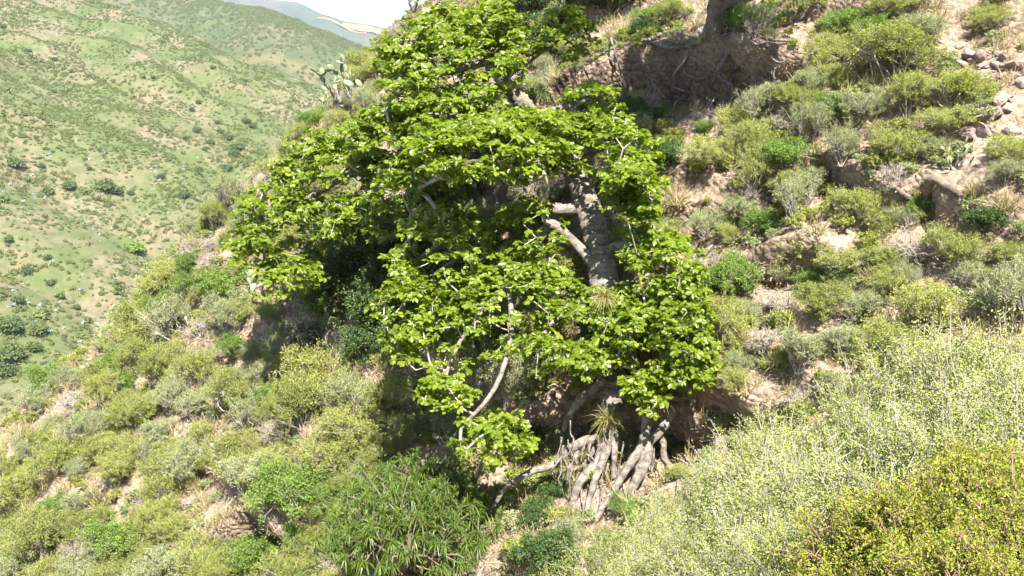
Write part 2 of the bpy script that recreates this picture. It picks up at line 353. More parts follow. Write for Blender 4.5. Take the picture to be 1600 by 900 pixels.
# slope the photographer stands on
def fg_z(x, y):
    return -1.65 + 0.50 * x - 0.56 * y + 0.14 * fbm(x / 1.2, y / 1.2, 3, 77) + 0.9 * np.minimum(0, y + 1) * -0.3
gx = spaced(-26, 26, -3, 9, 0.2, 2.5); gy = spaced(-20, 20, 0, 13, 0.2, 2.5); X, Y = np.meshgrid(gx, gy)
V = np.stack([X, Y, fg_z(X, Y)], -1).reshape(-1, 3); i = np.arange(X.size).reshape(X.shape)
tag(link('trail_slope', mk_mesh('trail_slope', V, [np.stack([i[:-1, :-1], i[:-1, 1:], i[1:, 1:], i[1:, :-1]], -1).reshape(-1, 4)], [M['soil']], smooth=True)), kind='structure')

# the hill across the ravine
far = Slope(0.0032, -2.61e-6, 8.036e-6)
_rs, _rt = poly_st(far, [(90, -20), (160, 0), (200, 18), (260, 42), (330, 72), (360, 92), (420, 112), (480, 140), (520, 160)])
_o = np.argsort(_rt); RI_T, RI_S = _rt[_o], _rs[_o]
def far_disp(a, b):
    # spurs and gullies that run down the slope
    q = a + 10 * fbm(a / 60, b / 60, 2, 5)
    d = 9.0 * fbm(q / 55, b / 140, 3, 101) + 4.5 * np.abs(fbm(q / 20, b / 70, 3, 113)) + 0.9 * fbm(a / 6, b / 8, 3, 121)
    ri = np.interp(b, RI_T, RI_S) + 5 * vnoise(b / 14, 0.3, 0, 131) + 2.5 * vnoise(b / 5, 0.3, 0, 137); e = np.maximum(a - ri + 8, 0)
    return d - np.where(e < 40, 0.012 * e ** 2, 0.012 * 1600 + 0.9 * (e - 40))
far.disp = far_disp
fsa = spaced(-420, 420, -230, 330, 2.2, 14); ftb = spaced(-300, 420, -150, 260, 2.2, 14)
fme = far.mesh('far_hill', fsa, ftb, M['hill'])
tag(link('far_hill', fme), kind='structure')

def ruled(name, ridge, down, back, n, L, mat, amp, scale, seed):
    """a ridge line in the photo with flanks falling both ways"""
    R = np.array([[*px(u, v, d)] for u, v, d in ridge]); C = catmull(np.c_[R, np.zeros(len(R))], n)[:, :3]
    t = np.concatenate([-np.geomspace(L, 1, 60), [0], np.geomspace(1, L, 110)])
    P = C[None] + np.where(t[:, None, None] > 0, t[:, None, None] * np.array(down), -t[:, None, None] * np.array(back))
    k = np.minimum(np.abs(t) / (scale * 1.5), 1)[:, None]
    z = amp * k * fbm(P[..., 0] / scale, P[..., 1] / (scale * 2.5), 4, seed) + 0.04 * amp * fbm(P[..., 0] / (scale * .1), P[..., 1] / (scale * .1), 3, seed + 9)
    P[..., 2] += z; P[..., 2] -= 0.0
    m, nn = P.shape[:2]; i = np.arange(m * nn).reshape(m, nn)
    Q = np.stack([i[:-1, :-1], i[1:, :-1], i[1:, 1:], i[:-1, 1:]], -1).reshape(-1, 4)
    tag(link(name, mk_mesh(name, P.reshape(-1, 3), [Q], [mat], smooth=True)), kind='structure'); return P
P2 = ruled('green_hill', [(-300, -260, 780), (120, -90, 740), (330, -2, 700), (420, 16, 680), (500, 47, 660), (580, 78, 640), (640, 104, 620), (800, 190, 580), (1100, 260, 520)],
           (0.12, -1, -0.42), (0, 1, -0.5), 9, 420, M['hill2'], 22, 80, 201)
P3 = ruled('mountain', [(-500, -160, 2300), (100, -50, 2150), (340, -8, 2050), (440, 0, 2000), (475, 6, 1980), (500, 22, 1950), (560, 36, 1920), (620, 47, 1900), (720, 66, 1880), (1000, 90, 1850), (1500, 60, 1850)],
           (0.0, -1, -0.40), (0, 1, -0.4), 25, 900, M['mount'], 55, 260, 301)
g = np.linspace(-3300, 3300, 60); X, Y = np.meshgrid(g, g); V = np.stack([X, Y, -190 + 6 * fbm(X / 400, Y / 400, 2, 3)], -1).reshape(-1, 3); i = np.arange(3600).reshape(60, 60)
tag(link('valley_ground', mk_mesh('valley_ground', V, [np.stack([i[:-1, :-1], i[:-1, 1:], i[1:, 1:], i[1:, :-1]], -1).reshape(-1, 4)], [M['hill2']], smooth=True)), kind='structure')
# ------------------------------------------------------------------ plant builders
def leaf_quads(acc, P, D, Nn, ln, wd, var, droop=0.12, sides=1):
    """diamond leaves at P along D with normal Nn"""
    D = unit(D); S = unit(np.cross(D, Nn)); Nn = np.cross(S, D); ln = np.broadcast_to(ln, (len(P),))[:, None]; wd = np.broadcast_to(wd, (len(P),))[:, None]
    V = np.stack([P, P + D * ln * 0.45 + S * wd * 0.5 + Nn * wd * .15, P + D * ln - Nn * ln * droop, P + D * ln * 0.45 - S * wd * 0.5 + Nn * wd * .15], 1)
    Q = np.arange(len(P) * 4).reshape(-1, 4); acc.add(V, Q, var=np.repeat(var, 4))
def rdir(r, n, up=0.0):
    d = r.normal(size=(n, 3)); d[:, 2] += up; return unit(d)
def shrub_meshes(name, seed, H=1.0, R=0.5, lobes=7, ntw=230, nleaf=13, ll=0.045, lw=0.02, leaf='acacia', twig='twig', spread=0.05, up=0.5, tw_r=0.004, flat=0.0, upright=0.0, bare=0.3):
    """unit shrub about 2R wide and H tall: stems, twigs and leaves; returns (stem mesh, leaf mesh, both)"""
    r = np.random.RandomState(seed); st, lf = Acc(), Acc()
    c = np.zeros((lobes, 3)); ang = r.uniform(0, 2 * math.pi) + np.arange(lobes) * 2.4
    rad = R * np.sqrt(r.uniform(0.02, 0.6, lobes)); c[:, 0] = np.cos(ang) * rad; c[:, 1] = np.sin(ang) * rad
    c[:, 2] = H * (0.30 + 0.38 * r.uniform(0, 1, lobes)) * (1 - 0.35 * (rad / R) ** 2); cr = R * r.uniform(0.34, 0.58, lobes)
    base = np.c_[r.normal(0, 0.05, lobes), r.normal(0, 0.05, lobes), np.full(lobes, -0.06)]
    mid = (base + c) / 2 + r.normal(0, 0.05, (lobes, 3))
    prisms(st, base, mid, 0.02 * H, 0.013 * H, 4); prisms(st, mid, c, 0.013 * H, 0.007 * H, 4)
    k = r.randint(0, lobes, ntw); dd = rdir(r, ntw, up); dd[:, 2] *= (1 - flat)
    T = c[k] + dd * (cr[k] * (r.uniform(0.55, 1.3, ntw) * np.where(r.uniform(0, 1, ntw) < .18, 1.35, 1.0)))[:, None] * np.array([1, 1, 0.9]); T[:, 2] += upright * r.uniform(0, 1, ntw)
    T[:, 2] = np.maximum(T[:, 2], 0.03)
    f = r.uniform(0, 0.6, ntw)[:, None]; S0 = c[k] * (1 - f) + mid[k] * f
    M1 = S0 * 0.45 + T * 0.55 + r.normal(0, 0.03, (ntw, 3)); M1[:, 2] += 0.03
    prisms(st, S0, M1, tw_r * 1.5, tw_r); prisms(st, M1, T, tw_r, tw_r * 0.5)
    n2 = ntw * 2; j = r.randint(0, ntw, n2); f2 = r.uniform(0.2, 0.9, n2)[:, None]; A0 = M1[j] * (1 - f2) + T[j] * f2
    A1 = A0 + unit(unit(T[j] - M1[j]) + r.normal(0, 0.7, (n2, 3)) + [0, 0, 0.2]) * (R * 0.2 * r.uniform(0.5, 1.3, n2))[:, None]
    prisms(st, A0, A1, tw_r * 0.7, tw_r * 0.35)
    if nleaf:
        SA = np.concatenate([M1, A0]); SB = np.concatenate([T, A1]); ns = len(SA); q = np.repeat(np.arange(ns), nleaf); m = len(q)
        ff = r.uniform(bare, 1.04, m)[:, None]; P = SA[q] * (1 - ff) + SB[q] * ff + r.normal(0, spread * R, (m, 3))
        D = unit(SB[q] - SA[q]) * 0.6 + r.normal(0, 0.6, (m, 3)); Nn = rdir(r, m, 1.3)
        vv = np.clip(0.5 + 0.3 * r.normal(size=ns)[q] + 0.2 * r.normal(size=m), 0, 1)
        leaf_quads(lf, P, D, Nn, ll * r.uniform(0.6, 1.3, m), lw * r.uniform(0.7, 1.2, m), vv)
    sm = st.mesh(name + '_stems', M[twig]); lm = lf.mesh(name + '_leaves', M[leaf]) if nleaf else None
    if nleaf:
        V1, Q1, T1, a1 = st.get(); V2, Q2, T2, a2 = lf.get()
        bm = mk_mesh(name, np.concatenate([V1, V2]), [Q1, Q2 + len(V1)], [M[twig], M[leaf]], [0, 1], var=np.concatenate([a1, a2]))
    else: bm = sm
    return sm, lm, bm
def tuft_mesh(name, seed, n=170, H=0.5, R=0.22, wd=0.007, mat='grass', droop=0.35, ball=False):
    """a clump of bending blades"""
    r = np.random.RandomState(seed); a = Acc()
    d = rdir(r, n, 0.15 if ball else 1.5)
    if not ball: d[:, 2] = np.abs(d[:, 2])
    P = np.c_[r.normal(0, R * .25, n), r.normal(0, R * .25, n), np.full(n, -0.03 if not ball else 0.0)]; L = H * r.uniform(0.5, 1.1, n)[:, None]
    p1 = P + d * L * 0.5; p2 = P + d * L * 0.95; p2[:, 2:3] -= droop * L * r.uniform(0.3, 1, (n, 1)) * np.linalg.norm(d[:, :2], axis=1, keepdims=True)
    S = unit(np.cross(d, rdir(r, n, 0.4))) * wd * r.uniform(0.7, 1.3, (n, 1)); v = np.clip(r.normal(0.5, 0.28, n), 0, 1)
    V = np.stack([P - S, P + S, p1 + S * .8, p1 - S * .8, p2 + S * .15, p2 - S * .15], 1); b = (np.arange(n) * 6)[:, None]
    a.add(V, np.concatenate([b + [0, 1, 2, 3], b + [3, 2, 4, 5]]), var=np.repeat(v, 6)); return a.mesh(name, M[mat])
def strap_shrub(seed, R=1.6, H=1.7, nros=150, nl=26):
    """rosettes of narrow hanging leaves at the ends of forking branches"""
    r = np.random.RandomState(seed); st, lf = Acc(), Acc(); nb = 26
    ang = np.arange(nb) * 2.4; rad = R * np.sqrt((np.arange(nb) + .5) / nb) * 0.8 * r.uniform(.75, 1.2, nb)
    c = np.c_[np.cos(ang) * rad, np.sin(ang) * rad, H * (0.72 - 0.42 * (rad / R) ** 2) * r.uniform(0.7, 1.05, nb)]
    base = np.c_[r.normal(0, .15, nb), r.normal(0, .15, nb), np.full(nb, -0.1)]; mid = (base + c) / 2 + r.normal(0, 0.1, (nb, 3)); mid[:, 2] += 0.1
    for i in range(nb): tube(st, np.c_[np.array([base[i], mid[i], c[i]]), [0.05, 0.035, 0.022]], 6, 0.15, 0.1, seed=i)
    k = r.randint(0, nb, nros); T = c[k] + rdir(r, nros, 0.75) * (R * r.uniform(0.16, 0.42, nros))[:, None]
    M1 = (c[k] + T) / 2 + r.normal(0, 0.05, (nros, 3)); prisms(st, c[k], M1, 0.02, 0.014, 5); prisms(st, M1, T, 0.014, 0.009, 5)
    q = np.repeat(np.arange(nros), nl); m = len(q); ax = unit(T - M1 + [0, 0, 0.2])[q]
    D = unit(ax * 0.55 + r.normal(0, 0.75, (m, 3))); L = 0.21 * r.uniform(0.6, 1.15, m)[:, None]; P = T[q] + ax * r.uniform(-0.07, 0.02, (m, 1))
    p1 = P + D * L * 0.5; p2 = P + D * L; p2[:, 2:3] -= L * 0.38; S = unit(np.cross(D, [0, 0, 1.0]) + r.normal(0, .25, (m, 3))) * 0.0085
    v = np.clip(0.42 + 0.22 * r.normal(size=nros)[q] + 0.15 * r.normal(size=m), 0, 1)
    V = np.stack([P - S * .4, P + S * .4, p1 + S, p1 - S, p2 + S * .12, p2 - S * .12], 1); b = (np.arange(m) * 6)[:, None]
    lf.add(V, np.concatenate([b + [0, 1, 2, 3], b + [3, 2, 4, 5]]), var=np.repeat(v, 6))
    return st.mesh('strap_stems', M['darkbark'], True), lf.mesh('strap_leaves', M['strap'])
def pad_mesh(name, seed):
    """one flat oval cactus pad, base at the origin, 1 long"""
    r = np.random.RandomState(seed); a = Acc(); ns, nr = 10, 5; V = []
    for i in range(nr + 1):
        z = i / nr; ww = 0.36 * math.sin(math.pi * min(0.995, z * 0.93 + 0.06)) ** 0.7 * (0.75 + 0.35 * z); th = 0.07 * math.sin(math.pi * (z * .96 + .02)) ** 0.5 + 0.015
        for k in range(ns):
            q = 2 * math.pi * k / ns; V.append((ww * math.cos(q), th * math.sin(q), z))
    k = np.arange(ns); q = np.stack([k, (k + 1) % ns, (k + 1) % ns + ns, k + ns], 1); Q = (q[None] + (np.arange(nr) * ns)[:, None, None]).reshape(-1, 4)
    V += [(0, 0, 0), (0, 0, 1.01)]; T = np.concatenate([np.stack([(k + 1) % ns, k, np.full(ns, len(V) - 2)], 1), np.stack([k + nr * ns, (k + 1) % ns + nr * ns, np.full(ns, len(V) - 1)], 1)])
    a.add(V, Q, T, var=np.full(len(V), 0.5)); return a.mesh(name, M['cactus'], True)
def rock_mesh(name, seed):
    r = np.random.RandomState(seed); import bmesh
    bm = bmesh.new(); bmesh.ops.create_icosphere(bm, subdivisions=2, radius=0.5)
    cut = [unit(r.normal(size=3)) for _ in range(9)]; lim = r.uniform(0.22, 0.42, 9)
    for v in bm.verts:
        p = np.array(v.co)
        for c_, l_ in zip(cut, lim):
            e = p @ c_ - l_
            if e > 0: p = p - c_ * e
        p *= np.array([1.25, 0.95, 0.62]); v.co = Vector(p + 0.015 * r.normal(size=3))
    me = bpy.data.meshes.new(name); bm.to_mesh(me); bm.free(); me.materials.append(M['rock']); return me
# palmate leaf: leaflets fanned from the end of a stalk
def palmate(seed):
    r = np.random.RandomState(seed); a = Acc(); nl = [6, 5, 7, 6][seed % 4]
    for q in np.linspace(-1.85, 1.85, nl) + r.normal(0, 0.16, nl):
        L = 0.165 * (1 - 0.14 * abs(q)) * r.uniform(0.8, 1.12); W = L * r.uniform(.52, .66); d = np.array([math.cos(q), math.sin(q), r.uniform(-.1, .32)]); d /= np.linalg.norm(d); s = np.array([-math.sin(q), math.cos(q), r.uniform(-.45, .45)]); s /= np.linalg.norm(s); n = np.cross(d, s); dr = r.uniform(-.02, 0.3)
        V = [d * 0.012, d * L * .34 + s * W * .34 + n * .014, d * L * .34 - n * .004, d * L * .34 - s * W * .34 + n * .014,
             d * L * .72 + s * W * .48 + n * (.016 - L * dr * .4), d * L * .72 - n * (.004 + L * dr * .4), d * L * .72 - s * W * .48 + n * (.016 - L * dr * .4), d * L - n * L * dr]
        v = np.clip(r.normal(0.45, .2), 0, 1)
        a.add(V, [[2, 5, 4, 1], [3, 6, 5, 2]], [[0, 2, 1], [0, 3, 2], [5, 7, 4], [6, 7, 5]], var=np.full(8, v))
    # stalk
    prisms(a, np.array([[-0.14, 0, -0.04]]), np.array([[0.0, 0, 0.0]]), 0.004, 0.003, 3, var=np.array([0.9]))
    return a
PALM = [palmate(i) for i in range(8)]; PALM_ME = [p.mesh('palmate_leaf', M['leaf']) for p in PALM]; PALM_DATA = [p.get() for p in PALM]

class Skel:
    """branch skeleton: hand-drawn limbs first, then every shoot tip joins the nearest branch"""
    def __init__(s): s.P, s.par, s.hand, s.lock = [], [], [], []
    def limb(s, pts4, step=0.22, root=None):
        C = catmull(np.asarray(pts4, float), step)
        if root is None: par = -1
        else: par = int(np.argmin(np.linalg.norm(np.array(s.P) - C[0, :3], axis=1)))
        for c in C:
            s.P.append(c[:3]); s.par.append(par); s.hand.append(c[3]); s.lock.append(True); par = len(s.P) - 1
    def tips(s, T, seed, sag=0.1, maxr=9):
        r = np.random.RandomState(seed); n0 = len(s.P); A = np.zeros((n0 + 40 * len(T), 3)); A[:n0] = s.P; d0 = np.array([np.min(np.linalg.norm(A[:n0] - t, axis=1)) for t in T]); ids = []
        for k in np.argsort(d0):
            t = T[k]; B = A[:len(s.P)]; D = B - t; d = np.sqrt((D * D).sum(1)) + 0.35 * np.maximum(0, D[:, 2] + .1); i = int(np.argmin(d)); p = B[i].copy(); L = np.linalg.norm(t - p); n = min(39, max(1, int(L / 0.22))); par = i; off = r.normal(0, 0.13 * L, 3)
            for j in range(1, n + 1):
                f = j / n; q = p * (1 - f) + t * f + off * math.sin(math.pi * f) * .6 + (r.normal(0, 0.03, 3) if j < n else 0); q = q - np.array([0, 0, sag * L * math.sin(math.pi * f)])
                A[len(s.P)] = q; s.P.append(q); s.par.append(par); s.hand.append(0.0); s.lock.append(False); par = len(s.P) - 1
            ids.append(par)
        return ids
    def radii(s, tip=0.0115, ex=2.3):
        n = len(s.P); acc = np.zeros(n)
        for i in range(n - 1, -1, -1):
            if acc[i] == 0: acc[i] = tip ** ex
            if s.par[i] >= 0: acc[s.par[i]] += acc[i]
        return acc ** (1 / ex)
def twig_mesh(sk, name, mat, cap=0.07):
    P = np.array(sk.P); r = np.minimum(sk.radii(), cap); a = Acc()
    e = [(sk.par[i], i) for i in range(len(P)) if sk.par[i] >= 0 and not sk.lock[i]]
    if not e: return None
    i0 = np.array([x[0] for x in e]); i1 = np.array([x[1] for x in e]); r0 = np.minimum(r[i0], r[i1] * 1.35); prisms(a, P[i0], P[i1], r0, r[i1], 5); return a.mesh(name, mat, True)

# ------------------------------------------------------------------ the big leaning tree
rng = np.random.RandomState(4)
def lean(u, v):
    """the crown leans back towards the hillside, more so higher up"""
    return np.interp(v, [0, 100, 250, 400, 520, 640], [4.3, 4.0, 3.3, 2.4, 1.0, 0.0]) * np.interp(u, [930, 1010], [1, .45])
def pr4l(rows): return pr4([(u, v, d + lean(u, v), w_) for u, v, d, w_ in rows])
def pr4(rows):
    """rows of (u, v, depth, width in px) -> x, y, z, radius"""
    return np.array([[*px(u, v, d), max(0.004, wpx * d / F / 2)] for u, v, d, wpx in rows])
TRUNK = pr4l([(955, 640, 16.0, 36), (957, 592, 15.95, 38), (948, 525, 15.9, 40), (944, 445, 15.9, 45), (934, 378, 15.9, 43), (917, 318, 15.95, 40), (895, 264, 16.0, 35), (862, 222, 16.0, 32),
             (832, 182, 16.0, 27), (806, 148, 16.0, 26), (782, 122, 16.0, 22), (766, 95, 15.95, 18), (754, 62, 15.9, 13), (746, 30, 15.8, 8)])
LIMBS = [
    [(862, 222, 16.0, 22), (800, 228, 16.2, 17), (720, 240, 16.6, 15), (640, 248, 17.4, 13), (560, 268, 18.2, 11), (480, 308, 18.9, 9), (415, 365, 19.2, 6)],
    [(908, 328, 15.9, 22), (868, 330, 15.8, 20), (842, 322, 15.7, 18), (805, 345, 15.8, 12), (735, 392, 15.8, 9), (665, 440, 15.8, 7), (622, 492, 15.7, 5)],
    [(940, 430, 15.8, 20), (905, 385, 15.5, 16), (868, 352, 15.3, 15), (840, 372, 15.4, 11), (795, 440, 15.4, 9), (745, 500, 15.4, 7), (705, 560, 15.3, 6), (690, 612, 15.1, 4)],
    [(936, 400, 15.9, 18), (978, 384, 15.7, 14), (1025, 402, 15.5, 12), (1062, 450, 15.4, 10), (1088, 520, 15.2, 8), (1100, 580, 15.1, 5)],
    [(895, 264, 16.0, 22), (935, 226, 15.8, 13), (980, 240, 15.6, 10), (1003, 300, 15.5, 6)],
    [(832, 182, 16.0, 16), (880, 168, 15.9, 10), (945, 148, 15.8, 5)],
    [(782, 122, 16.0, 15), (835, 85, 15.9, 10), (890, 48, 15.8, 5)],
    [(766, 95, 15.95, 14), (705, 112, 15.8, 11), (645, 130, 15.7, 8), (603, 172, 15.6, 4)],
    [(754, 62, 15.9, 11), (695, 62, 15.7, 8), (640, 62, 15.6, 4)],
    [(946, 520, 15.8, 18), (905, 482, 15.3, 12), (860, 512, 15.1, 8), (845, 556, 15.0, 5)],
    [(946, 520, 15.8, 20), (1000, 498, 15.4, 13), (1040, 550, 15.1, 10), (1078, 602, 15.0, 5)],
    [(795, 440, 15.1, 9), (800, 520, 14.9, 8), (785, 580, 14.8, 8), (758, 630, 14.8, 7), (720, 668, 14.8, 5)],
    [(745, 400, 15.5, 10), (700, 380, 15.4, 9), (660, 400, 15.4, 5)],
    [(770, 160, 16.1, 15), (768, 128, 16.0, 16), (766, 100, 15.95, 15)],
    [(1000, 498, 15.4, 10), (985, 560, 15.2, 8), (1005, 610, 15.1, 6), (1040, 622, 15.0, 5)],
]
ROOTS = [
    [(955, 640, 15.95, 34), (953, 690, 15.7, 34), (940, 715, 15.6, 26), (924, 735, 15.5, 22), (909, 755, 15.4, 20), (895, 782, 15.35, 15), (888, 800, 15.4, 10)],
    [(953, 690, 15.75, 24), (948, 712, 15.5, 18), (934, 745, 15.3, 15), (922, 777, 15.2, 13), (915, 810, 15.1, 11), (911, 840, 15.0, 8)],
    [(957, 660, 15.8, 22), (962, 690, 15.6, 16), (959, 715, 15.5, 13), (958, 748, 15.45, 9)],
    [(948, 525, 15.85, 34), (985, 560, 15.7, 34), (1004, 606, 15.55, 28), (1009, 648, 15.45, 20), (1006, 684, 15.35, 20), (996, 710, 15.25, 20), (977, 739, 15.15, 18), (959, 769, 15.05, 17), (937, 798, 14.95, 15), (921, 832, 14.85, 11)],
    [(1007, 680, 15.35, 26), (1009, 714, 15.2, 27), (997, 743, 15.1, 25), (983, 770, 15.05, 18), (1000, 786, 15.0, 12), (1013, 806, 14.95, 10), (1022, 828, 14.9, 8)],
    [(1058, 632, 15.6, 18), (1037, 669, 15.45, 19), (1014, 692, 15.35, 18)],
    [(934, 684, 15.75, 20), (897, 698, 15.7, 18), (863, 725, 15.65, 17), (831, 738, 15.6, 15), (803, 751, 15.55, 13), (785, 772, 15.5, 11), (770, 794, 15.5, 8)],
    [(905, 696, 15.75, 11), (901, 708, 15.7, 9), (901, 726, 15.7, 7)],
    [(934, 690, 15.8, 12), (919, 714, 15.75, 9), (912, 731, 15.75, 7)],
    [(945, 590, 15.95, 22), (930, 604, 16.0, 19), (908, 626, 16.1, 19), (890, 650, 16.2, 17), (882, 672, 16.4, 12)],
    [(1020, 680, 15.6, 12), (1036, 690, 15.5, 14), (1041, 715, 15.4, 14), (1053, 741, 15.3, 13), (1065, 768, 15.2, 11), (1071, 812, 15.1, 8)],
    [(1017, 690, 15.5, 7), (1018, 715, 15.45, 6), (1018, 740, 15.45, 5)],
    [(1000, 590, 15.7, 14), (1020, 603, 15.5, 13), (1048, 622, 15.45, 13), (1078, 618, 15.5, 15), (1078, 642, 15.45, 13), (1081, 672, 15.4, 9)],
    [(948, 700, 15.8, 14), (932, 722, 15.75, 11), (925, 760, 15.7, 8)],
]
tree = empty('ceiba_tree', px(955, 760, 15.5))
tag(tree, 'big leaning broad-leaved tree with tiered crown and bare roots gripping the cut slope', 'tree')
inv = np.array(tree.location)
def tree_part(name, acc_or_mesh, parent, mat=None, smooth=True):
    me = acc_or_mesh.mesh(name, mat, smooth) if isinstance(acc_or_mesh, Acc) else acc_or_mesh
    me.transform(Matrix.Translation(-parent.location)); o = link(name, me); o.parent = parent; return o
sk = Skel(); sk.limb(TRUNK)
a = Acc(); tube(a, TRUNK, 26, 0.018, 0.08, rings=0.034, seed=2); trunk_o = tree_part('trunk', a, tree, M['trunk'])
for q, L in enumerate(LIMBS):
    P4 = pr4l(L); P4[1:-1, :3] += rng.normal(0, 0.035, (len(P4) - 2, 3)); sk.limb(P4, root=True)
    a = Acc(); tube(a, P4, 10, 0.05, 0.16, seed=q + 20); tree_part('limb', a, tree, M['bark'])
for q, L in enumerate(ROOTS):
    L = [(u, v, min(d, proj(near.ground(u, v))[2] - 0.35 * wpx * d / F) if 0 < k < len(L) - 1 else d, wpx * .74) for k, (u, v, d, wpx) in enumerate(L)]
    P4 = pr4(L); P4[1:-1, :3] += rng.normal(0, 0.02, (len(P4) - 2, 3)); a = Acc(); tube(a, P4, 14, 0.025, 0.24, rings=0.006, seed=q + 50); tree_part('root', a, tree, M['bark'])

for q in range(34):
    u, v0 = rng.uniform(880, 1085), rng.uniform(640, 720); d0 = min(15.6, proj(near.ground(u, v0))[2] - .1); n = rng.randint(3, 6); uu = u + np.cumsum(rng.normal(-2, 5, n)); vv = v0 + np.cumsum(rng.uniform(10, 24, n)); P4 = np.array([[*px(uu[k], vv[k], min(d0, proj(near.ground(uu[k], vv[k]))[2]) - .05 + rng.uniform(-.04, .04)), rng.uniform(2, 5.5) * d0 / F / 2 * (1 - .7 * k / n)] for k in range(n)])
    a = Acc(); tube(a, P4, 6, 0.03, 0.3, seed=q + 300); tree_part('rootlet', a, tree, M['bark'])
LOBES = [  # u, v, half width px, half height px, depth, half depth m, shoots
    (725, 108, 118, 88, 15.4, 1.4, 105), (628, 118, 42, 62, 15.5, .8, 30), (885, 55, 46, 42, 15.8, .7, 26), (770, 45, 66, 45, 15.6, 1.0, 34), (690, 60, 60, 50, 15.6, .9, 30),
    (922, 156, 48, 24, 15.8, .6, 18), (432, 362, 80, 84, 19.0, 1.2, 76), (520, 290, 100, 90, 18.4, 1.4, 104), (620, 220, 82, 66, 17.4, 1.3, 70), (560, 350, 66, 50, 18.0, 1.0, 30), (450, 440, 62, 34, 19.0, .8, 26), (690, 185, 70, 45, 15.0, 1.2, 46), (400, 390, 48, 50, 19.2, .8, 26), (820, 215, 85, 45, 14.6, 1.4, 44), (610, 215, 62, 52, 16.4, 1.2, 46), (655, 270, 50, 40, 15.6, 1.0, 26),
    (750, 240, 128, 58, 13.8, 1.7, 120), (930, 235, 92, 62, 15.4, 1.2, 62), (985, 305, 42, 58, 14.6, .9, 36), (700, 405, 105, 90, 15.6, 1.3, 84), (800, 470, 95, 80, 15.2, 1.0, 50), (640, 490, 66, 70, 15.6, 1.0, 44),
    (690, 540, 90, 50, 15.4, .9, 36), (830, 360, 60, 50, 15.0, .8, 26), (1035, 425, 66, 62, 15.2, 1.0, 52), (1062, 520, 58, 82, 15.0, 1.0, 62), (1080, 588, 42, 34, 14.9, .6, 24), (985, 520, 56, 56, 15.0, .7, 32),
    (850, 555, 48, 36, 14.8, .5, 14), (692, 618, 44, 30, 15.0, .4, 12), (775, 690, 58, 46, 14.9, .6, 26), (1000, 622, 28, 36, 14.9, .35, 9), (935, 570, 45, 30, 14.9, .5, 14), (640, 300, 80, 50, 16.4, 1.0, 34), (1030, 610, 50, 30, 14.9, .5, 16), (930, 490, 60, 42, 15.0, .5, 20), (880, 470, 40, 40, 15.0, .5, 12), (905, 560, 40, 26, 15.0, .4, 9), (992, 345, 36, 32, 15.4, .5, 14), (1000, 280, 40, 46, 15.4, .6, 20),
]
TIPS = []
for (u, v, ru, rv, d, ry, n) in LOBES:
    k = 0; n = int(n * (1.75 if v < 330 else 1.55))
    while k < n:
        dd = rdir(rng, 1, 0.55)[0]; rr = rng.uniform(0.62, 1.0)
        U, W, D = u + ru * dd[0] * rr, v - rv * dd[2] * rr, d + ry * dd[1] * rr
        if 878 < U < 990 and 268 < W < 452 and D < 16.4 and -14 < U - (873 + (W - 262) * 0.25) < 60: 
            n -= 1; continue
        TIPS.append(px(U, W, D + lean(U, W))); k += 1
TIPS = np.array(TIPS); tip_ids = sk.tips(TIPS, 8)
tw = tree_part('twigs', twig_mesh(sk, 'twigs', M['twig']), tree); tag(tw, kind='stuff')
SKP = np.array(sk.P)
# leaves: a whorl of palmate leaves at each shoot tip
LP, LF, LN, LS, LT = [], [], [], [], []
for i in tip_ids:
    t = SKP[i]; ax = unit(SKP[i] - SKP[sk.par[i]] + np.array([0, 0, 0.12])); n = rng.randint(4, 9)
    for k in range(n):
        q = 2.4 * k + rng.uniform(0, .5); out = np.array([math.cos(q), math.sin(q), rng.uniform(-0.35, 0.55)]); out = unit(out + 0.35 * ax)
        nn = unit(np.array([0, 0, 1.0]) + 0.25 * TO_SUN + 0.42 * out + rng.normal(0, 0.5, 3)); f = unit(out - nn * (out @ nn))
        LP.append(t + out * rng.uniform(0.09, 0.17) + np.array([0, 0, 0.03]) - ax * rng.uniform(0, .10)); LF.append(f); LN.append(nn); LS.append(rng.uniform(0.45, 1.0) * (1 + .045 * float(lean(700, 450 - F * w2c(t)[2] / w2c(t)[1])))); LT.append(rng.randint(0, 8))
LP, LF, LN, LS, LT = map(np.array, (LP, LF, LN, LS, LT)); LV = np.clip(rng.normal(0, 0.2, len(LP)) + .3 * vnoise(LP[:, 0] * 1.3, LP[:, 1] * 1.3, LP[:, 2] * 1.3, 5), -.45, .55)
pj = proj(LP); cell = {}
for i in np.argsort(pj[:, 2]):
    c_ = (int(pj[i, 0] // 22), int(pj[i, 1] // 22))
    if c_ not in cell and 0 < pj[i, 0] < 1600 and 0 < pj[i, 1] < 900: cell[c_] = i
front = sorted(cell.values(), key=lambda i: pj[i, 2] / LS[i])[:295]; isf = np.zeros(len(LP), bool); isf[front] = True
LB = np.cross(LN, LF)
def join_leaves(idx, data, P, Fw, Bi, Nn, Sc, Ty, Vr):
    a = Acc()
    for ty in range(len(data)):
        ii = idx[Ty[idx] == ty]
        if not len(ii): continue
        V, Q, T, var = data[ty]; R_ = np.stack([Fw[ii], Bi[ii], Nn[ii]], 1) * Sc[ii][:, None, None]
        W_ = np.einsum('vk,nkj->nvj', V, R_) + P[ii][:, None]; off = (np.arange(len(ii)) * len(V))[:, None, None]
        a.add(W_, (Q[None] + off).reshape(-1, 4), (T[None] + off).reshape(-1, 3), var=np.clip(var[None] + Vr[ii][:, None], 0, 1).ravel())
    return a
fo = tree_part('foliage', join_leaves(np.where(~isf)[0], PALM_DATA, LP, LF, LB, LN, LS, LT, LV), tree, M['leaf'], False); tag(fo, kind='stuff')
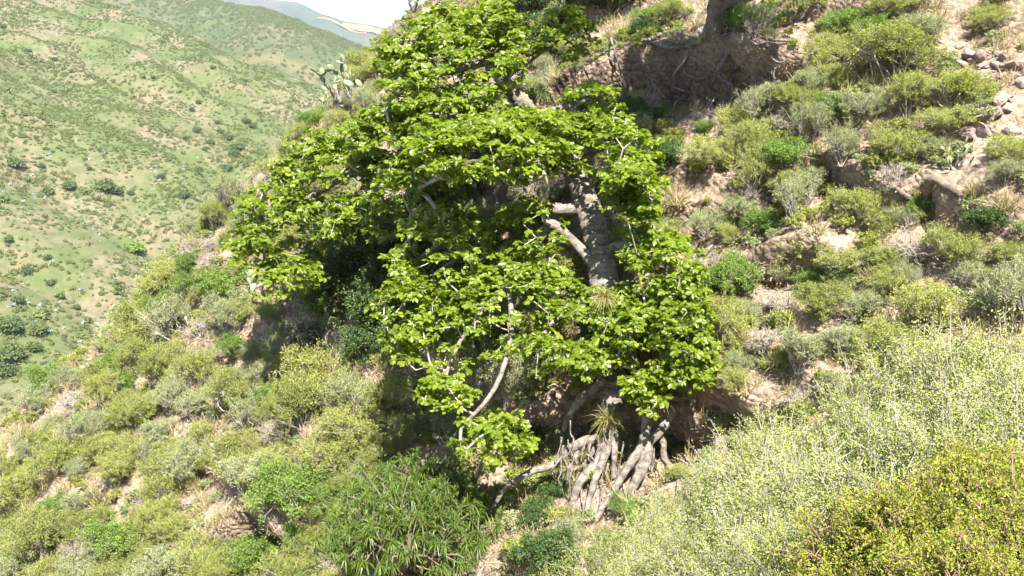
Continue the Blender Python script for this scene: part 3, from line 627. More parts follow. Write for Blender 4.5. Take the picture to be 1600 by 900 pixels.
for i in front:
    m = Matrix.Identity(4)
    for r_ in range(3):
        m[r_][0], m[r_][1], m[r_][2], m[r_][3] = LF[i][r_] * LS[i], LB[i][r_] * LS[i], LN[i][r_] * LS[i], LP[i][r_] - inv[r_]
    o = link('leaf', PALM_ME[LT[i]]); o.parent = tree; o.matrix_local = m

# ------------------------------------------------------------------ the tree on the bank, roots over the edge
upper = empty('bank_tree', px(1125, 75, 21.2)); tag(upper, 'dark tree on the brow of the earth bank with roots dangling down its face', 'tree')
b0 = px(1122, 60, 21.6)
ug = near.ground(1122, 66); du = proj(ug)[2]
UT = pr4([(1114, 84, du + .45, 40), (1119, 58, du + .2, 37), (1124, 20, du, 35), (1130, -40, du - .5, 36), (1135, -120, du - 1.2, 38), (1120, -230, du - 2.2, 28), (1090, -330, du - 3, 14)])
a = Acc(); tube(a, UT, 20, 0.05, 0.2, seed=90); tree_part('trunk', a, upper, M['darkbark'])
sk2 = Skel(); sk2.limb(UT)
ULIMBS = [[(1126, 5, du - .1, 28), (1180, -12, du - .8, 22), (1250, -50, du - 1.5, 15), (1330, -120, du - 2, 8)], [(1130, -60, du - .6, 26), (1050, -150, du - 2, 18), (960, -210, du - 3.2, 10)],
          [(1135, -120, du - 1.2, 24), (1190, -230, du - 3, 16), (1240, -330, du - 4.4, 8)], [(1120, -230, du - 2.2, 18), (1050, -300, du - 4, 12), (980, -350, du - 5, 7)], [(1130, -60, du - .6, 24), (1120, -190, du - 3, 15), (1110, -290, du - 5, 8)]]
for q, L in enumerate(ULIMBS):
    P4 = pr4(L); sk2.limb(P4, root=True); a = Acc(); tube(a, P4, 9, 0.08, 0.18, seed=q + 95); tree_part('limb', a, upper, M['darkbark'])
def groot(pts, lift=0.12):
    """a root that follows the ground seen at those pixels"""
    out = []
    for u, v, wpx in pts:
        g_ = near.ground(u, v); d = proj(g_)[2]; out.append([*(g_ + near.n * (lift + rng.uniform(-.02, .05))), wpx * d / F / 2])
    return np.array(out)
for q, L in enumerate([
    [(1110, 74, 18), (1060, 82, 11), (1000, 100, 9), (950, 126, 8), (905, 150, 7), (870, 172, 4)], [(1108, 68, 10), (1050, 55, 8), (1010, 70, 10), (970, 92, 8), (930, 118, 6)],
    [(1105, 75, 10), (1070, 105, 7), (1030, 122, 7), (1002, 135, 6), (985, 122, 5), (962, 130, 4)], [(1100, 80, 6), (1075, 78, 5), (1060, 74, 5), (1030, 84, 3)],
    [(1140, 66, 10), (1160, 74, 8), (1185, 78, 5)], [(1140, 30, 10), (1165, 40, 9), (1190, 45, 6), (1215, 60, 4)],
    [(1180, 18, 22), (1210, 10, 16), (1250, -5, 12)], [(1150, 50, 12), (1190, 28, 10), (1240, 20, 6)], [(1200, 62, 9), (1215, 72, 8), (1235, 70, 6), (1250, 78, 5)], [(1205, 66, 8), (1212, 84, 6), (1225, 92, 4)],
]):
    g4 = groot(L, .07); g4[:, 3] *= .62; a = Acc(); tube(a, g4, 8, 0.05, 0.3, seed=q + 110); tree_part('root', a, upper, M['greyroot'])
for q, L in enumerate([   # roots hanging free in front of the bank face: u, v, width
    [(1138, 85, 9), (1128, 100, 9), (1122, 112, 9), (1130, 125, 8), (1142, 134, 8), (1144, 150, 6), (1138, 166, 5), (1139, 185, 4)], [(1150, 85, 8), (1152, 104, 7), (1144, 118, 6), (1146, 135, 4), (1158, 130, 3), (1172, 120, 3)],
    [(1075, 82, 7), (1070, 96, 7), (1060, 108, 5), (1052, 118, 4)], [(1060, 122, 4), (1052, 135, 4), (1066, 142, 4), (1076, 150, 4), (1056, 160, 5), (1050, 175, 4), (1036, 190, 3)],
    [(1165, 90, 7), (1180, 100, 6), (1186, 112, 6), (1192, 122, 5), (1186, 142, 6), (1182, 158, 5), (1170, 178, 3)], [(1190, 122, 4), (1205, 132, 3), (1198, 150, 3), (1208, 165, 3)], [(1112, 118, 4), (1104, 135, 4), (1116, 150, 3), (1106, 172, 3)],
    [(1170, 62, 6), (1184, 70, 6), (1200, 66, 5), (1214, 76, 4)], [(1200, 70, 5), (1204, 88, 5), (1218, 98, 4), (1232, 92, 3)], [(1158, 128, 4), (1172, 136, 3), (1184, 134, 3)],
]):
    d0 = proj(near.ground(L[0][0], L[0][1]))[2] - 0.1; P4 = np.array([[*px(u, v, min(d0, proj(near.ground(u, v))[2]) - .08 + rng.uniform(-.05, .04)), wpx * .85 * d0 / F / 2] for u, v, wpx in L])
    a = Acc(); tube(a, P4, 6, 0.03, 0.3, seed=q + 130); tree_part('hanging_root', a, upper, M['greyroot'])
for q in range(26):   # fine rootlets along the brow
    u = rng.uniform(900, 1240); v0 = np.interp(u, [850, 930, 1000, 1100, 1170, 1250], [185, 140, 100, 82, 90, 95]) + 3; d0 = proj(near.ground(u, v0))[2] - .08; n = rng.randint(3, 6); uu = u + np.cumsum(rng.normal(0, 6, n)); vv = v0 + np.cumsum(rng.uniform(6, 16, n)); P4 = np.array([[*px(uu[k], vv[k], min(d0, proj(near.ground(uu[k], vv[k]))[2]) - .06 + rng.uniform(-.04, .04)), 1.5 * rng.uniform(.8, 2.2) * d0 / F / 2 * (1 - k / (n + 1))] for k in range(n)])
    a = Acc(); tube(a, P4, 5, 0.04, 0.25, seed=q); tree_part('hanging_root', a, upper, M['greyroot'])
T2 = []
for (u, v, ru, rv, d, ry, n) in [(1130, -330, 230, 130, 17.0, 2.2, 420), (1000, -260, 170, 100, 17.6, 1.8, 300), (1260, -250, 120, 100, 18.4, 1.8, 110), (1120, -230, 150, 70, 18.2, 1.6, 240), (960, -70, 80, 40, 20.4, 1.0, 40)]:
    for k in range(n):
        dd = rdir(rng, 1, 0.2)[0]; rr = rng.uniform(0.5, 1); T2.append(px(u + ru * dd[0] * rr, v - rv * dd[2] * rr, d + ry * dd[1] * rr))
T2 = np.array(T2); ids = sk2.tips(T2, 18)
tag(tree_part('twigs', twig_mesh(sk2, 'twigs', M['darkbark']), upper), kind='stuff')
a = Acc(); P2_ = np.array(sk2.P)[ids]; q = np.repeat(np.arange(len(ids)), 34); m = len(q)
leaf_quads(a, P2_[q] + rng.normal(0, 0.13, (m, 3)), rng.normal(0, 1, (m, 3)), rdir(rng, m, 1.2), 0.10 * rng.uniform(.6, 1.2, m), 0.05, np.clip(rng.normal(.45, .2, m), 0, 1))
tag(tree_part('foliage', a, upper, M['dark'], False), kind='stuff')

# ------------------------------------------------------------------ shrubs of the slope
KIND = {
    'acacia': [shrub_meshes('thorn_shrub', 10 + i, 0.85, 0.54, 9, 260, 15, 0.036, 0.013, 'acacia', 'twig', 0.045, 0.8, 0.0042, 0.15, 0.2, bare=.3) for i in range(4)],
    'sage': [shrub_meshes('sage_shrub', 30 + i, 0.9, 0.48, 8, 240, 12, 0.030, 0.014, 'sage', 'twig', 0.045, 0.9, 0.0045, 0.0, 0.3, bare=.2) for i in range(4)],
    'bright': [shrub_meshes('leafy_bush', 50 + i, 0.85, 0.52, 9, 250, 15, 0.038, 0.022, 'bright', 'twig', 0.06, 0.5, 0.004, bare=.25) for i in range(3)],
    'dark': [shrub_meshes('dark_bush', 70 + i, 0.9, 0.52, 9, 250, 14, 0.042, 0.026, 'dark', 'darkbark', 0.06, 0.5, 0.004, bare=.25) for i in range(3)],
    'dry': [shrub_meshes('dead_shrub', 90 + i, 0.75, 0.5, 7, 170, 0, twig='twig', up=0.4, tw_r=0.005) for i in range(3)],
}
TUFT = [tuft_mesh('grass_tuft', 5 + i, 190, 0.62, 0.3, 0.006) for i in range(3)]
NAME = {'acacia': 'thorn_shrub', 'sage': 'sage_shrub', 'bright': 'leafy_bush', 'dark': 'dark_bush', 'dry': 'dead_shrub', 'grass': 'grass_clump'}
LOOK = {'acacia': 'feathery yellow-green thorn shrub', 'sage': 'pale grey-green small-leaved shrub', 'bright': 'dense bright green bush', 'dark': 'dark green leafy bush', 'dry': 'bare grey dead shrub', 'grass': 'long pale grass clump'}
CAT = {'acacia': 'shrub', 'sage': 'shrub', 'bright': 'bush', 'dark': 'bush', 'dry': 'dead shrub', 'grass': 'grass'}
def zone(u, v):
    if u < 700 and v < 590 - 0.9 * (u) + 95 + 0: return 'on the spur crest against the far hill'
    if u > 1470 and v < 330: return 'beside the pink stony scree'
    if u > 840 and u < 1240 and v < 120: return 'above the root-hung earth bank'
    if u > 900 and u < 1200 and v < 260: return 'at the foot of the root-hung earth bank'
    if u > 1200 and v < 260: return 'on the slope between earth bank and scree'
    if u > 960 and v < 480: return 'on the eroded slope below the earth bank'
    if u > 1060 and v < 660: return 'on the slope above the undercut hollow'
    if u > 1020: return 'by the undercut hollow near the bare roots'
    if u > 760: return 'under the big leaning tree by its roots'
    if u > 430 and v < 570: return 'in the shade of the big tree crown'
    if u > 430 and v < 750: return 'on the gully side below the big crown'
    if u > 430: return 'low in the gully by the narrow-leaved shrub'
    if v < 720: return 'on the spur flank below the cacti'
    return 'on the open lower flank of the spur'
COUNT = {}; SHR = []
def put_shrub(kind, u, v, wpx, squash=1.0, label=None, P=None):
    """u, v: where the shrub meets the ground"""
    if P is None: P = near.ground(u, v)
    d = proj(P)[2]; Wm = wpx * d / F; s = Wm / 1.05; rz = rng.uniform(0, 6.28); z = zone(u, v - wpx * .3)
    size = 'small ' if Wm < 0.75 else ('wide ' if Wm > 1.5 else '')
    lab = label or (size + LOOK[kind] + ' ' + z); grp = (LOOK[kind] + ' ' + z)
    pos = tuple(P - np.array([0, 0, 0.02]))
    if kind == 'grass':
        o = link('grass_clump', TUFT[rng.randint(3)])
    else:
        ks = KIND[kind]; sm, lm, bm = ks[rng.randint(len(ks))]
        if wpx > 62 and lm is not None:
            o = empty(NAME[kind], pos); link('stems', sm, o); link('leaves', lm, o)
        else: o = link(NAME[kind], bm)
    o.location = pos; o.rotation_euler = (rng.normal(0, .06), rng.normal(0, .06), rz); o.scale = (s, s, s * squash)
    tag(o, lab, CAT[kind], grp); SHR.append((o, kind, u, v, Wm, z, label)); COUNT[kind] = COUNT.get(kind, 0) + 1; return o
HAND = [  # kind, u, v at the base, width px
    ('acacia', 1400, 128, 150), ('bright', 1330, 62, 95), ('acacia', 1490, 168, 115), ('sage', 1440, 70, 90), ('acacia', 1290, 115, 95), ('sage', 1265, 150, 80), ('bright', 1300, 182, 72), ('sage', 1362, 190, 80),
    ('acacia', 1478, 205, 95), ('acacia', 1405, 258, 110), ('sage', 1455, 252, 60), ('bright', 1225, 258, 86), ('sage', 1250, 300, 90), ('acacia', 1583, 258, 95), ('dark', 1345, 300, 75), ('sage', 1570, 290, 70),
    ('grass', 1570, 322, 105), ('grass', 1520, 300, 70), ('acacia', 1335, 352, 95), ('sage', 1398, 362, 75), ('acacia', 1485, 410, 105), ('dark', 1542, 360, 80), ('acacia', 1262, 420, 130), ('acacia', 1330, 428, 110), ('acacia', 1385, 420, 75),
    ('sage', 1196, 420, 80), ('sage', 1150, 440, 60), ('bright', 1268, 448, 60), ('acacia', 1290, 500, 110), ('sage', 1345, 505, 90), ('acacia', 1445, 520, 125), ('sage', 1520, 450, 80), ('acacia', 1580, 420, 90), ('sage', 1570, 490, 100),
    ('acacia', 1385, 590, 140), ('sage', 1250, 580, 110), ('sage', 1320, 560, 90), ('dry', 1190, 545, 85), ('dry', 1440, 600, 70), ('sage', 1160, 510, 70), ('acacia', 1190, 645, 90), ('dry', 1250, 640, 60), ('acacia', 1155, 625, 60), ('sage', 1310, 630, 80),
    ('sage', 1120, 790, 130), ('sage', 1090, 690, 50), ('acacia', 1170, 722, 70), ('sage', 1180, 700, 90), ('grass', 1075, 345, 100), ('grass', 1130, 330, 90), ('grass', 1040, 300, 70), ('sage', 1100, 372, 80), ('acacia', 1110, 262, 90), ('acacia', 1150, 225, 90), ('grass', 1090, 240, 60),
    ('dark', 1010, 205, 70), ('dark', 1030, 262, 80), ('sage', 1190, 190, 95), ('bright', 1190, 95, 80), ('dark', 1165, 60, 60), ('acacia', 1230, 170, 75), ('grass', 960, 75, 80), ('grass', 940, 110, 70), ('bright', 1010, 40, 60), ('acacia', 1050, 45, 70), ('dark', 900, 20, 110), ('dark', 960, 18, 90), ('grass', 1000, 95, 60),
    ('acacia', 1545, 48, 70), ('acacia', 1390, 30, 90), ('grass', 1300, 30, 60),
    ('bright', 450, 800, 110), ('bright', 505, 790, 75), ('bright', 450, 840, 55), ('bright', 190, 872, 90), ('acacia', 560, 690, 95), ('acacia', 490, 640, 120), ('sage', 545, 655, 90), ('bright', 430, 640, 60), ('acacia', 600, 740, 80), ('acacia', 640, 690, 75), ('sage', 570, 770, 70), ('acacia', 520, 735, 90),
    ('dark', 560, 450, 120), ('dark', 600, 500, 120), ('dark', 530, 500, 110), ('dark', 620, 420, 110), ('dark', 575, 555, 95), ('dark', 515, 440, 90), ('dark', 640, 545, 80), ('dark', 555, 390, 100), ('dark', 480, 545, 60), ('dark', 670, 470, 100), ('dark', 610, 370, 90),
    ('dry', 480, 560, 110), ('dry', 330, 425, 60), ('dry', 545, 640, 60), ('sage', 800, 640, 110), ('sage', 760, 620, 90), ('acacia', 850, 560, 90), ('sage', 700, 690, 80), ('acacia', 650, 640, 90), ('dark', 862, 775, 50), ('dark', 840, 820, 60), ('bright', 968, 800, 40), ('bright', 990, 815, 45),
    ('sage', 870, 600, 80), ('dry', 820, 600, 80), ('sage', 840, 680, 70), ('dark', 815, 700, 80), ('sage', 740, 660, 70), ('bright', 950, 880, 70), ('dark', 860, 890, 100), ('sage', 890, 850, 55), ('sage', 1075, 660, 45), ('acacia', 1060, 750, 50),
    ('dark', 690, 340, 110), ('dark', 740, 440, 110), ('grass', 830, 110, 70), ('grass', 890, 150, 80), ('dark', 820, 30, 90), ('sage', 760, 560, 80), ('dark', 1010, 60, 60), ('dry', 1215, 205, 70), ('dark', 860, 85, 90), ('dry', 1000, 165, 80), ('dry', 950, 185, 80), ('dark', 985, 195, 60), ('grass', 915, 125, 70), ('dark', 905, 175, 60), ('dry', 1060, 75, 60), ('dry', 1180, 60, 60),
]
taken = [(u, v - 18, 30) for u, v in [(441, 200), (545, 168), (512, 175), (252, 392), (205, 470), (172, 540), (150, 585), (225, 455), (300, 520), (370, 730), (1492, 262), (415, 470), (285, 705), (605, 105)]]   # room for the cacti
for h in HAND:
    put_shrub(h[0], h[1], h[2], h[3] * (.88 if h[1] > 1000 else 1), rng.uniform(.68, .95) if h[1] > 1000 else 1.0); taken.append((h[1], h[2] - h[3] * .2, h[3] * .42))
# fill the slope in between
ZON = [((0, 900), (0, 620), (350, 290), (600, 60), (640, 60), (480, 420), (420, 520), (480, 600), (640, 640), (560, 900)), ((1120, 640), (1020, 420), (1020, 260), (1200, 130), (1260, 20), (1600, 0), (1600, 540), (1380, 640)), ((640, 120), (1000, 60), (1000, 300), (960, 600), (660, 640), (620, 420))]
def inside(u, v, poly):
    c = False; n = len(poly)
    for i in range(n):
        (x1, y1), (x2, y2) = poly[i], poly[(i + 1) % n]
        if (y1 > v) != (y2 > v) and u < (x2 - x1) * (v - y1) / (y2 - y1) + x1: c = not c
    return c
tries = 0; made = 0
while made < 370 and tries < 11000:
    tries += 1; zi = rng.choice([0, 1, 2], p=[.78, .06, .16])
    u, v = (rng.uniform(0, 640), rng.uniform(60, 960)) if zi == 0 else ((rng.uniform(1020, 1600), rng.uniform(0, 640)) if zi == 1 else (rng.uniform(620, 1000), rng.uniform(60, 640)))
    if not inside(u, v, ZON[zi]) and not (zi == 0 and v > 895 and u < 560): continue
    A_, B_, C_ = near.abc; d = 1 / (A_ + B_ * u + C_ * v); wm = rng.uniform(0.75, 1.75) if zi == 0 else rng.uniform(0.5, 1.1); wp = wm * F / d
    if zi == 0 and u > 420: wp *= .8
    if any((u - x) ** 2 + ((v - y) * 1.25) ** 2 < (0.62 * (wp * .42 + r_)) ** 2 for x, y, r_ in taken): continue
    if u > 1470 and 60 < v < 250: continue
    kind = rng.choice(['acacia', 'sage', 'bright', 'dry', 'grass'], p=[.46, .33, .06, .08, .07] if zi < 2 else [.2, .2, .1, .15, .35])
    put_shrub(kind, u, v, wp, rng.uniform(.7, 1.25)); taken.append((u, v, wp * .42)); made += 1
# say which shrub: by its size and by the nearest neighbour of another kind
NB = {'acacia': 'thorn shrub', 'sage': 'grey-green shrub', 'bright': 'bright bush', 'dark': 'dark bush', 'dry': 'dead shrub', 'grass': 'grass clump'}
for (o, kind, u, v, Wm, z, lab) in SHR:
    if lab: continue
    nb = min((x for x in SHR if x[1] != kind), key=lambda x: (x[2] - u) ** 2 + (x[3] - v) ** 2)
    size = 'tiny ' if Wm < 0.6 else 'small ' if Wm < 0.85 else '' if Wm < 1.15 else 'broad ' if Wm < 1.5 else 'wide '
    o['label'] = size + LOOK[kind] + ' by ' + NB[nb[1]] + ' ' + z
print('shrubs', made, tries, COUNT)

# large shrub with narrow hanging leaves below the roots
g_ = near.ground(665, 890); so = empty('narrow_leaved_shrub', g_); s_me, l_me = strap_shrub(3, 1.75, 1.9, 800, 32); link('stems', s_me, so); link('leaves', l_me, so)
so.scale = (1.02, 1.02, 1.05); tag(so, 'large spreading shrub with narrow drooping green leaves below the bare roots', 'shrub')

# grassy air plants on the trunk and roots
for (u, v, d, h, lab) in [(950, 655, 15.55, 0.42, 'straw-green spiky air plant on the trunk foot above the bare roots'), (1028, 622, 15.3, 0.36, 'tufted air plant in the root fork beside the undercut hollow'), (944, 462, 15.55, 0.30, 'small grassy air plant high on the big trunk among the leaves')]:
    o = link('air_plant', tuft_mesh('air_plant', int(u), 260, h, 0.1, 0.006, 'airplant', 0.55, True)); o.location = tuple(px(u, v, d)); tag(o, lab, 'air plant')

# ------------------------------------------------------------------ prickly pears
PADS = [pad_mesh('cactus_pad', i) for i in range(2)]
def cactus(u, v, hpx, n, label, treeform=False, seed=0, spread=1.0):
    r = np.random.RandomState(seed + 500); P = near.ground(u, v); d = proj(P)[2]; H = 1.35 * hpx * d / F; pl = max(0.16, min(0.34, H * 0.17)); e = empty('prickly_pear', P - np.array([0, 0, .05]))
    tag(e, label, 'cactus', 'prickly pears on the slope'); a = Acc(); ends = []
    nb = 5 if treeform else 6
    for k in range(nb):
        q = k * 2.4 + r.uniform(0, .6); out = H * spread * r.uniform(.2, .42); hh = H * (r.uniform(.42, .72) if treeform else r.uniform(.12, .45))
        if k == 0: p = [[0, 0, -.05, .05 * H], [0.03, 0, H * .3, .04 * H], [0.02, .02, hh + .12 * H, .026 * H]]
        else: p = [[0, 0, H * (.22 if treeform else 0.02), .036 * H], [math.cos(q) * out * .6, math.sin(q) * out * .6, H * (.22 if treeform else .02) + (hh - H * .2) * .5, .03 * H], [math.cos(q) * out, math.sin(q) * out, hh, .024 * H]]
        tube(a, np.array(p), 7, 0.08, 0.15, seed=k); ends.append(np.array(p[-1][:3]))
    t = link('trunk', a.mesh('cactus_trunk', M['greyroot'], True), e)
    nodes = [(x, unit(np.array([x[0], x[1], H * .7]))) for x in ends]; k = 0
    while k < n:
        x, dr = nodes[k % len(nodes)] if k < nb else nodes[r.randint(len(nodes))]
        dr2 = unit(dr * 0.7 + r.normal(0, .5, 3) + np.array([0, 0, .25])); L = pl * r.uniform(.75, 1.15); side = unit(np.cross(dr2, r.normal(size=3))); nn = np.cross(dr2, side)
        m = Matrix.Identity(4)
        for c_ in range(3): m[c_][0], m[c_][1], m[c_][2], m[c_][3] = side[c_] * L, nn[c_] * L, dr2[c_] * L, x[c_] - dr2[c_] * L * .05
        o = link('pad', PADS[r.randint(2)]); o.parent = e; o.matrix_local = m
        if x[2] + dr2[2] * L < H * .9: nodes.append((x + dr2 * L * .92, dr2))
        k += 1
for k, c in enumerate([
    (441, 200, 62, 22, 'tree-shaped prickly pear with bare grey trunk on the spur crest', True), (545, 168, 62, 38, 'tall many-padded prickly pear on the spur crest beside the big tree crown', False), (512, 175, 36, 22, 'low dark prickly pear at the foot of the tall crest prickly pear', False),
    (252, 392, 52, 24, 'dark leaning prickly pear standing out against the far hill', True), (205, 470, 46, 20, 'pale prickly pear patch on the spur edge below the dark leaning one', False), (172, 540, 52, 24, 'whitish prickly pear beside a bare pocket of soil', False), (150, 585, 44, 20, 'whitish drooping prickly pear below another on the spur edge', False),
    (225, 455, 40, 18, 'grey-green prickly pear beside the pale patch on the spur edge', False), (300, 520, 40, 16, 'grey prickly pear half hidden among shrubs on the spur flank', False), (370, 730, 44, 16, 'small grey prickly pear between shrubs above the gully', False), (1492, 262, 44, 14, 'pale prickly pear on bare soil near the scree', False), (415, 470, 60, 18, 'blue-grey prickly pear under the tip of the big tree crown', False),
    (648, 30, 40, 18, 'dark prickly pear on the skyline behind the top of the big tree', True), (285, 705, 36, 12, 'thin pale prickly pear among pale shrubs on the spur flank', True), (605, 105, 36, 16, 'dark prickly pear on the crest just behind the crown edge', False)]):
    cactus(*c, seed=k)

# ------------------------------------------------------------------ stones, logs, dead stalks
ROCK = [rock_mesh('rock', i) for i in range(5)]
def rock(u, v, wpx, label, group):
    P = near.ground(u, v); s = wpx * proj(P)[2] / F; o = link('rock', ROCK[rng.randint(5)]); o.location = tuple(P); o.scale = (s, s * rng.uniform(.7, 1.1), s * rng.uniform(.7, 1.2)); o.rotation_euler = (rng.uniform(-.6, .6), rng.uniform(-.3, .9), rng.uniform(0, 6.3)); tag(o, label, 'rock', group)
for k in range(90):
    rock(rng.uniform(1495, 1600), rng.uniform(70, 240), rng.uniform(10, 42) * rng.uniform(.6, 1), 'pinkish angular rock lying in the stony scree', 'rocks of the stony scree')
for k in range(30):
    u, v = [(1390, 470), (1150, 545), (1450, 230), (1240, 520), (1420, 390)][k % 5]; rock(u + rng.normal(0, 28), v + rng.normal(0, 18), rng.uniform(6, 15), 'small loose stone on bare soil of the eroded slope', 'loose stones on the eroded slope')
for k in range(10): rock(rng.uniform(560, 700), rng.uniform(660, 720), rng.uniform(7, 14), 'small loose stone on the bare gully side', 'loose stones in the gully')
def laid(name, label, cat, pts, mat, sides=8, lift=.05, rough=.3):
    P4 = groot(pts, lift); e = P4[0, :3].copy(); P4[:, :3] -= e; a = Acc(); tube(a, P4, sides, .03, rough, seed=len(pts)); o = link(name, a.mesh(name, mat, True)); o.location = tuple(e); tag(o, label, cat)
laid('fallen_log', 'dark weathered log lying across the eroded slope over a bare hollow', 'log', [(1395, 296, 8), (1430, 292, 13), (1458, 288, 14), (1482, 296, 13), (1504, 312, 6)], M['darkbark'])
laid('dead_branch', 'grey dead branch beside the lower crown of the big tree', 'branch', [(1092, 420, 9), (1103, 402, 8), (1112, 388, 7), (1126, 378, 4)], M['greyroot'])
laid('dead_branch', 'thin pale dead branch slanting between shrubs below the scree', 'branch', [(1296, 300, 3), (1312, 290, 4), (1328, 278, 4), (1338, 272, 2)], M['greyroot'])
def stalk(u, v, d, h, label):
    P = near.ground(u, v) if d is None else px(u, v, d); a = Acc(); tube(a, np.array([[0, 0, -.05, .016], [.02, 0, h * .5, .013], [-.01, 0, h, .006]]), 6, .08, .2); r = np.random.RandomState(int(u)); prisms(a, np.c_[np.zeros((9, 2)), np.linspace(h * .5, h * .95, 9)], np.c_[r.normal(0, .05, (9, 2)), np.linspace(h * .55, h * 1.02, 9)], .006, .003)
    o = link('dry_stalk', a.mesh('dry_stalk', M['twig'])); o.location = tuple(P); tag(o, label, 'stalk')
stalk(1376, 632, None, 0.75, 'pale upright dry flower stalk in front of a dark soil pocket'); stalk(525, 560, None, 0.9, 'thin green-grey stalk beside the bleached dead shrub in the crown shade')

# ------------------------------------------------------------------ shrubs close to the photographer
FGW = [shrub_meshes('weed_shrub', 200 + i, 1.0, 0.55, 12, 500, 13, 0.0175, 0.0095, 'weed', 'twig', 0.04, 1.0, 0.0032, 0, 0.5, bare=.15) for i in range(3)]
FGG = [shrub_meshes('golden_thorn_shrub', 220 + i, 0.95, 0.58, 12, 400, 20, 0.019, 0.0105, 'gold', 'redtwig', 0.022, 0.7, 0.0048, 0.2, 0.05, bare=.4) for i in range(2)]
FGM = [shrub_meshes('mixed_shrub', 240 + i, 0.95, 0.55, 12, 460, 11, 0.022, 0.011, 'acacia', 'twig', 0.04, 0.8, 0.0026, 0.1, 0.15, bare=.25) for i in range(2)]
def fg(kind, u, vtop, d, wm, hm, label, group=None):
    """a shrub on the near trail slope, top seen at vtop"""
    P = px(u, vtop, d); x, y = P[0], P[1]; z = float(fg_z(np.array(x), np.array(y))); h = max(hm, P[2] - z); me = kind[rng.randint(len(kind))]
    o = empty({id(FGW): 'weed_shrub', id(FGG): 'golden_thorn_shrub', id(FGM): 'thorn_shrub'}[id(kind)], (x, y, z - .03)); link('stems', me[0], o); link('leaves', me[1], o)
    o.scale = (wm, wm, h); o.rotation_euler = (0, 0, rng.uniform(0, 6.3)); tag(o, label, 'shrub', group)
W_, G_ = 'pale twiggy weed shrub with tiny leaves massed on the near trail slope', 'pale twiggy shrubs on the near trail slope'
for (u, v, d, wm) in [(1180, 760, 7.4, 1.3), (1290, 700, 7.2, 1.4), (1390, 640, 7.0, 1.4), (1480, 580, 7.2, 1.5), (1590, 545, 6.8, 1.5), (1090, 820, 7.6, 1.2), (1240, 790, 5.9, 1.1), (1350, 740, 5.8, 1.2), (1450, 690, 5.8, 1.2), (1140, 850, 6.2, 1.0), (1320, 830, 4.9, 0.9), (1560, 640, 5.6, 1.1), (1660, 600, 5.8, 1.3), (1030, 870, 7.2, 1.0), (1220, 870, 5.0, .9)]:
    fg(FGW, u, v, d, wm, .6, W_, G_)
W_, G_ = 'yellow-green thorn shrub with red-brown twigs in the nearest trail-side thicket', 'yellow-green thorn shrubs of the trail-side thicket'
for (u, v, d, wm) in [(1540, 665, 4.1, .95), (1450, 720, 4.3, .9), (1620, 740, 3.6, .9), (1560, 800, 3.2, .7), (1400, 790, 4.2, .75), (1620, 640, 4.6, 1.0)]: fg(FGG, u, v, d, wm, .5, W_, G_)
W_, G_ = 'loose yellowish thorn shrub at the lower edge of the trail slope', 'loose yellowish thorn shrubs at the trail slope edge'
for (u, v, d, wm) in [(980, 830, 8.6, 1.1), (1060, 770, 8.8, 1.1), (1200, 690, 8.6, 1.2), (1270, 640, 8.8, 1.1), (900, 880, 8.8, .9), (960, 890, 7.6, .9)]: fg(FGM, u, v, d, wm, .5, W_, G_)

# ------------------------------------------------------------------ ground cover: countless small plants, as instances of plants that stand in the scene
def scatter(name, label, cat, pts, scl, source, seed, lay=False):
    r = np.random.RandomState(seed); n = len(pts); me = bpy.data.meshes.new(name); me.vertices.add(n); me.vertices.foreach_set('co', np.asarray(pts, np.float32).ravel())
    a1 = me.attributes.new('scl', 'FLOAT', 'POINT'); a1.data.foreach_set('value', np.asarray(scl, np.float32))
    a2 = me.attributes.new('rot', 'FLOAT_VECTOR', 'POINT'); rot = np.c_[r.normal(0, .1, (n, 2)), r.uniform(0, 6.28, n)]
    if lay:
        qn = Vector(near.n).to_track_quat('Z', 'Y').to_matrix(); rot = np.array([(qn @ Matrix.Rotation(z_, 3, 'Z')).to_euler()[:] for z_ in rot[:, 2]])
    a2.data.foreach_set('vector', rot.astype(np.float32).ravel())
    o = link(name, me); tag(o, label, cat, kind='stuff'); g = bpy.data.node_groups.new(name, 'GeometryNodeTree')
    g.interface.new_socket('Geometry', in_out='INPUT', socket_type='NodeSocketGeometry'); g.interface.new_socket('Geometry', in_out='OUTPUT', socket_type='NodeSocketGeometry')
    gi, go = g.nodes.new('NodeGroupInput'), g.nodes.new('NodeGroupOutput'); ip = g.nodes.new('GeometryNodeInstanceOnPoints'); ob = g.nodes.new('GeometryNodeObjectInfo'); ob.inputs['Object'].default_value = source; ob.inputs['As Instance'].default_value = True
    s_ = g.nodes.new('GeometryNodeInputNamedAttribute'); s_.data_type = 'FLOAT'; s_.inputs['Name'].default_value = 'scl'; v_ = g.nodes.new('GeometryNodeInputNamedAttribute'); v_.data_type = 'FLOAT_VECTOR'; v_.inputs['Name'].default_value = 'rot'
    g.links.new(gi.outputs[0], ip.inputs['Points']); g.links.new(ob.outputs['Geometry'], ip.inputs['Instance']); g.links.new(v_.outputs['Attribute'], ip.inputs['Rotation']); g.links.new(s_.outputs['Attribute'], ip.inputs['Scale']); g.links.new(ip.outputs[0], go.inputs[0])
    md = o.modifiers.new('scatter', 'NODES'); md.node_group = g; return o
def source(name, me, P, label, cat):
    o = link(name, me); o.location = tuple(P); tag(o, label, cat, kind='stuff' if name == 'litter_patch' else None)
    if name == 'litter_patch': o.rotation_euler = Vector(near.n).to_track_quat('Z', 'Y').to_euler(); o.scale = (.6,) * 3
    return o
